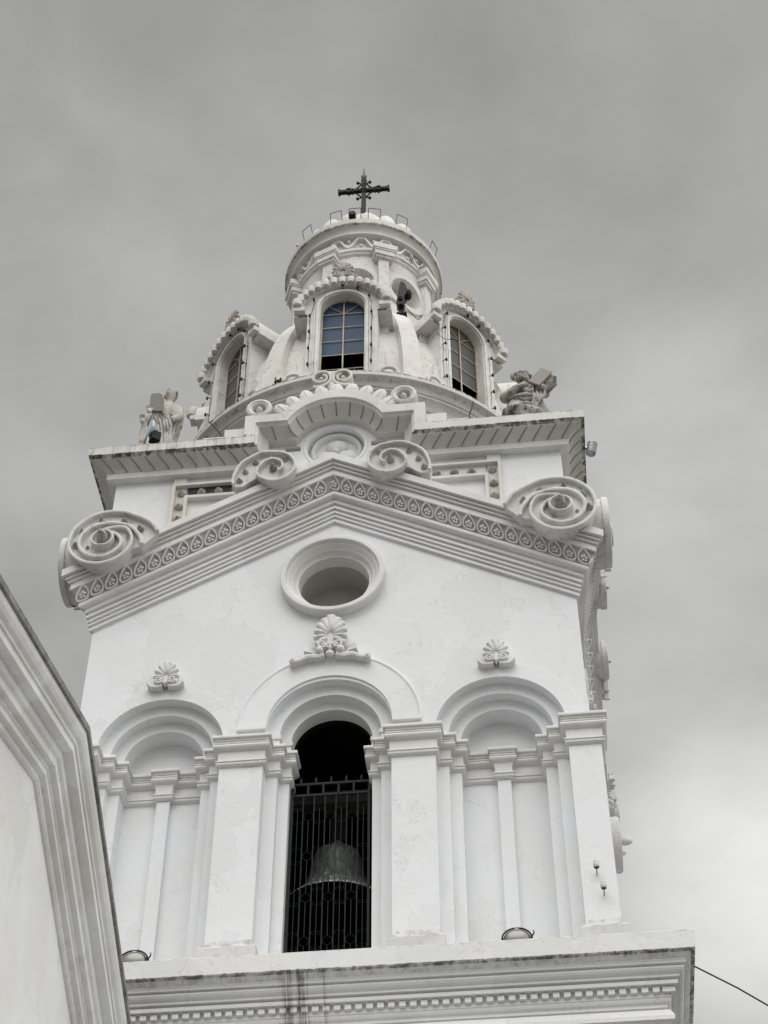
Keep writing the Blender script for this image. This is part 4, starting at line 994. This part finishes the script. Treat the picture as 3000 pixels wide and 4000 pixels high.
# ------------------------------------------------------------------ statues
def figure_left():
    E_ = empty("stone_statue", (-3.42, .35, 11.18), "weathered robed stone statue raising a tablet, on the left corner of the attic cornice", "statue"); E_.scale = (.86, .9, 1)
    def sp(mb, nm, mt=M_STONE, sm=True): return mb.build(nm, mt, E_, sm, (0, 0, 0), rad(60))
    b = MB(); b.box(-.42, .42, -.34, .34, 0, .35); sp(b, "plinth", M_ATT, False)
    b = MB(); rows = []; n = 72
    for z, rx, ry, cx in ((.35, .37, .28, .0), (.5, .37, .28, .0), (.65, .37, .27, .0), (.8, .36, .27, .0), (.95, .38, .26, -.01), (1.1, .36, .25, 0), (1.25, .35, .24, .01), (1.4, .34, .23, .03), (1.55, .33, .22, .05), (1.7, .33, .22, .07), (1.83, .32, .21, .08), (1.95, .26, .18, .09), (2.03, .14, .12, .10), (2.10, .075, .08, .11)):
        rows.append([]); amp = max(0, min(1, (2.02-z)/.45))
        for k in range(n):
            a = 2*pi*k/n; q_ = pnoise(Vector((cos(a)*3.2+z*.9, sin(a)*3.2, z*.9+3))); f = 1+amp*(.30*q_+.10*sin(14*a+z*2+5*q_)); rows[-1].append((cx+rx*f*cos(a), ry*f*sin(a), z))
    # head continues from the neck as one surface
    for z, r in ((2.17, .085), (2.22, .115), (2.30, .135), (2.38, .135), (2.45, .11), (2.49, .06), (2.50, .005)):
        rows.append([(.12+r*.9*cos(2*pi*k/n), -.01+r*1.08*sin(2*pi*k/n), z) for k in range(n)])
    b.grid(rows, True)
    # arms: left arm bent up behind the tablet, right arm reaching out with open hand
    b.tube([(.36, 0, 1.88), (.42, -.10, 1.58), (.30, -.28, 1.30), (.06, -.38, 1.42)], [.095, .085, .07, .045], 12)
    b.tube([(-.16, -.02, 1.88), (-.26, -.12, 1.58), (-.28, -.24, 1.35), (-.32, -.32, 1.24)], [.10, .10, .075, .045], 12)
    sp(b, "robed_body")
    def hand(c, up, side, r=.012, sc=1.):
        q = MB(); c = Vector(c); up = Vector(up).normalized(); side = Vector(side).normalized(); nn = up.cross(side)
        q.ball(c, (.05*sc, .028*sc, .055*sc), 10, 6, Matrix((side, nn, up)).transposed())
        for i, l_ in enumerate((.075, .09, .085, .065)):
            o = c+side*(-.036+.024*i)*sc+up*.04*sc; q.tube([o, o+(up*l_*.5+nn*.005)*sc, o+(up*l_*.85-nn*.03)*sc], [.013*sc, .012*sc, .009*sc], 6)
        o = c+side*.045*sc; q.tube([o, o+side*.03*sc+up*.03*sc, o+side*.035*sc+up*.065*sc], [.014*sc, .013*sc, .01*sc], 6)
        return q
    sp(hand((-.34, -.34, 1.28), (-.15, -.3, 1), (1, 0, .1), sc=1.25), "hand"); sp(hand((-.18, -.45, 1.44), (-.3, 0, 1), (1, -.1, .3), sc=1.25), "hand")
    q = MB()
    q.ball((.12, .025, 2.37), (.138, .135, .14), 16, 10)
    for i in range(8): a = i*pi/7; q.ball((.12+.125*cos(a), -.02+.06*sin(a), 2.36-.05*(i % 2)), (.035, .05, .07), 8, 6); sp(q, "hair")
    q = MB(); q.ball((.09, -.14, 2.30), (.022, .03, .035), 8, 6); q.ball((.045, -.12, 2.33), .018, 6, 4); q.ball((.145, -.12, 2.33), .018, 6, 4); q.ball((.09, -.125, 2.24), (.04, .02, .012), 8, 4); sp(q, "face")
    q = MB(); tb = [(-.20, 1.44), (-.20, 1.93), (-.03, 1.94), (.05, 1.89), (.10, 1.77), (.11, 1.40)]
    q.prism(tb, -.46, -.40); sp(q, "tablet", mat("grey_slab", (.22, .205, .19), .9, 0, .3), False)
    q = MB()    # mantle folds hanging from the tablet arm
    for i in range(5):
        r1 = random.random(); q.tube([(-.12+.06*i, -.38, 1.46-.03*i), (-.05+.07*i+.05*r1, -.34, 1.30), (.02+.07*i, -.30, 1.12-.1*r1), (.05+.06*i+.06*r1, -.27, .8), (.12+.07*i, -.22, .35)], [.022, .035+.02*r1, .03, .045, .03], 8)
    for i in range(3):
        r1 = random.random(); q.tube([(-.34+.04*i, -.32, 1.24), (-.36+.06*i, -.28, 1.0), (-.34+.08*i*r1, -.24, .7), (-.36+.08*i, -.22, .35)], [.02, .04, .035, .05], 8)
    sp(q, "mantle")
figure_left()
def figure_right():
    E_ = empty("stone_statue", (3.50, .35, 11.18), "seated bearded stone statue with large open book, on the right attic corner", "statue")
    def sp(mb, nm, mt=M_STONED, sm=True): return mb.build(nm, mt, E_, sm, (0, 0, 0), rad(60))
    sp(MB().box(-.45, .45, -.3, .45, 0, .45), "plinth", M_ATT, False)
    b = MB(); rows = []; n = 64
    for z, rx, ry, cx, cy in [(.45+.05*i, .43-.004*i, .37-.004*i, -.01, -.02) for i in range(12)]+[(1.05, .39, .32, -.02, -.02), (1.10, .38, .31, -.02, -.01), (1.15, .37, .30, -.03, 0), (1.21, .36, .28, -.04, .01), (1.28, .35, .26, -.05, .02), (1.35, .345, .25, -.06, .03), (1.42, .34, .24, -.07, .03), (1.50, .33, .23, -.07, .04), (1.58, .32, .22, -.07, .05), (1.68, .28, .18, -.06, .05), (1.77, .16, .13, -.05, .04), (1.82, .085, .09, -.05, .03), (1.87, .09, .10, -.05, .01), (1.95, .12, .14, -.05, -.01), (2.04, .125, .14, -.05, -.01), (2.11, .10, .11, -.05, 0), (2.15, .03, .03, -.05, 0)]:
        amp = 1 if z < 1.6 else (0 if z > 1.75 else .5); rows.append([])
        for k in range(n):
            a = 2*pi*k/n; q_ = pnoise(Vector((cos(a)*1.6, sin(a)*1.6, z*4+cos(a)*1.5))); f = 1+amp*(.34*q_+.05*sin(z*17+6*cos(a)+7*q_)); rows[-1].append((cx+rx*f*cos(a), cy+ry*f*sin(a), z))
    b.grid(rows, True)
    b.tube([(-.30, .02, 1.62), (-.40, -.10, 1.35), (-.25, -.30, 1.25), (.0, -.36, 1.42)], [.10, .11, .08, .055], 12)
    b.tube([(.20, .02, 1.62), (.34, -.10, 1.40), (.36, -.26, 1.30), (.28, -.36, 1.45)], [.10, .10, .075, .05], 12)
    sp(b, "robed_body")
    q = MB()
    for i in range(3):
        r1 = random.random(); r2 = random.random(); z = .80+.27*i; q.tube([(-.36, -.20, z+.14*r1), (-.22, -.35, z+.02*r2), (-.02, -.41, z-.06*r1), (.14+.08*r2, -.36, z-.02)], [.012, .03+.02*r2, .035+.02*r1, .012], 8)
    for i in range(4):
        r1 = random.random(); q.tube([(.10+.08*i, -.34, 1.25-.1*r1), (.14+.06*i, -.38, 1.0), (.08+.1*i*r1, -.36, .75), (.16+.08*i, -.30, .48)], [.015, .04, .03+.02*r1, .03], 8)
    sp(q, "mantle")
    q = MB()
    for i in range(7): q.ball((-.17+.035*i, -.13-.03*sin(i), 1.90-.02*abs(i-3)), (.035, .05, .08), 8, 6)
    for i in range(8): a = i*.75; q.ball((-.05+.13*cos(a), .03+.08*sin(a)-.03, 2.07), (.055, .07, .07), 8, 6)
    q.ball((-.22, -.02, 2.05), (.06, .06, .10), 8, 6); q.ball((.09, -.07, 1.98), (.05, .05, .04), 8, 6)
    sp(q, "hair")
    q = MB(); q.ball((-.05, -.165, 2.0), (.02, .03, .03), 8, 6); q.ball((-.09, -.145, 2.03), .016, 6, 4); q.ball((-.01, -.145, 2.03), .016, 6, 4); sp(q, "face")
    def hand(c, sx):
        q = MB(); c = Vector(c); q.ball(c, (.05, .035, .06), 10, 6)
        for i, l_ in enumerate((.07, .085, .08, .06)): o = c+Vector((-.036*sx+.024*i*sx, 0, .04)); q.tube([o, o+Vector((0, -.02, l_*.5)), o+Vector((0, .01, l_*.85))], [.014, .013, .009], 6)
        o = c+Vector((.045*sx, 0, 0)); q.tube([o, o+Vector((.03*sx, -.01, .03)), o+Vector((.03*sx, -.01, .06))], [.015, .013, .01], 6); return q
    sp(hand((.08, -.40, 1.28), 1), "hand"); sp(hand((.30, -.42, 1.22), -1), "hand")
    def slab(th0, cx, cz, w_, h_, y0, y1):
        c, s = cos(th0), sin(th0); return [(cx+x*c-z*s, cz+x*s+z*c) for x, z in ((-w_, -h_), (w_, -h_), (w_, h_), (-w_, h_))]
    q = MB(); q.prism(slab(rad(-36), .27, 1.45, .12, .22, 0, 0), -.47, -.43); sp(q, "book", mat("book_page", (.34, .32, .29), .9, 0, .3), False)
    q = MB(); q.prism(slab(rad(-36), .35, 1.38, .12, .21, 0, 0), -.41, -.25); sp(q, "book_block", M_STONED, False)
    q = MB(); q.prism(slab(rad(-36), .38, 1.36, .10, .20, 0, 0), -.24, -.22)
    sp(q, "book_cover", mat("book_stone", (.30, .285, .26), .9, 0, .3), False)
figure_right()

# ------------------------------------------------------------------ foreground wing, its raking cornice cutting in from the left
WX = -2.0; P1 = Vector((WX, -5.558, .206)); az = rad(-2.5); hz = Vector((sin(az), cos(az), 0)); SL = .36
nrm = Vector((cos(az), -sin(az), 0))          # out of the wing's wall, towards the tower's right
WG = empty("church_wing", (WX-1, -5.5, GZ), "grimy white gabled church wing with heavy moulded cornice, cutting in from the left", "building")
wo = (WX-1, -5.5, GZ)
wp = [(-.30, .02), (0, 0), (.0, -.08), (-.035, -.085), (-.035, -.12), (-.05, -.16), (-.08, -.20), (-.125, -.225), (-.13, -.26), (-.155, -.265), (-.155, -.36), (-.275, -.37), (-.275, -.41), (-.29, -.45), (-.33, -.475), (-.335, -.56), (-.405, -.567),
      (-.405, -.60), (-.43, -.615), (-.43, -.68), (-.50, -.69), (-.505, -.74), (-.53, -.76), (-.57, -.765), (-.57, -.86)]
def wing_pt(t, d, n): return P1+hz*t+nrm*d+Vector((0, 0, n-SL*abs(t)))
def wsweep(prof):
    b = MB(); return b.grid([[wing_pt(t, d, n) for t in (-9, -4.5, 0, 3, 6)] for d, n in prof])
wsweep(wp[:4]).build("cornice_edge", M_WINGEDGE, WG, False, wo); wsweep(wp[3:]).build("raking_cornice", M_WING, WG, False, wo)
b = MB(); d = -.565
def wall_pt(t, z): return P1+hz*t+nrm*d+Vector((0, 0, z))
b.add([wall_pt(-9, -.75-SL*9), wall_pt(0, -.75), wall_pt(6, -.75-SL*6), wall_pt(6, -15.1), wall_pt(-9, -15.1)], [(0, 1, 2, 3, 4)])
b.build("wall", M_WINGW, WG, False, wo)
b = MB(); b.grid([[wing_pt(t, dd, .0) for t in (-9, 0, 6)] for dd in (-.28, -7)])
b.grid([[wall_pt(-9, -15.1), wall_pt(-9, -.75-SL*9)], [wall_pt(-9, -15.1)-nrm*6.4, wall_pt(-9, -.75-SL*9)-nrm*6.4]]); b.build("roof", M_WINGEDGE, WG, False, wo)

for o in bpy.data.objects:
    if '_o' in o: del o['_o']
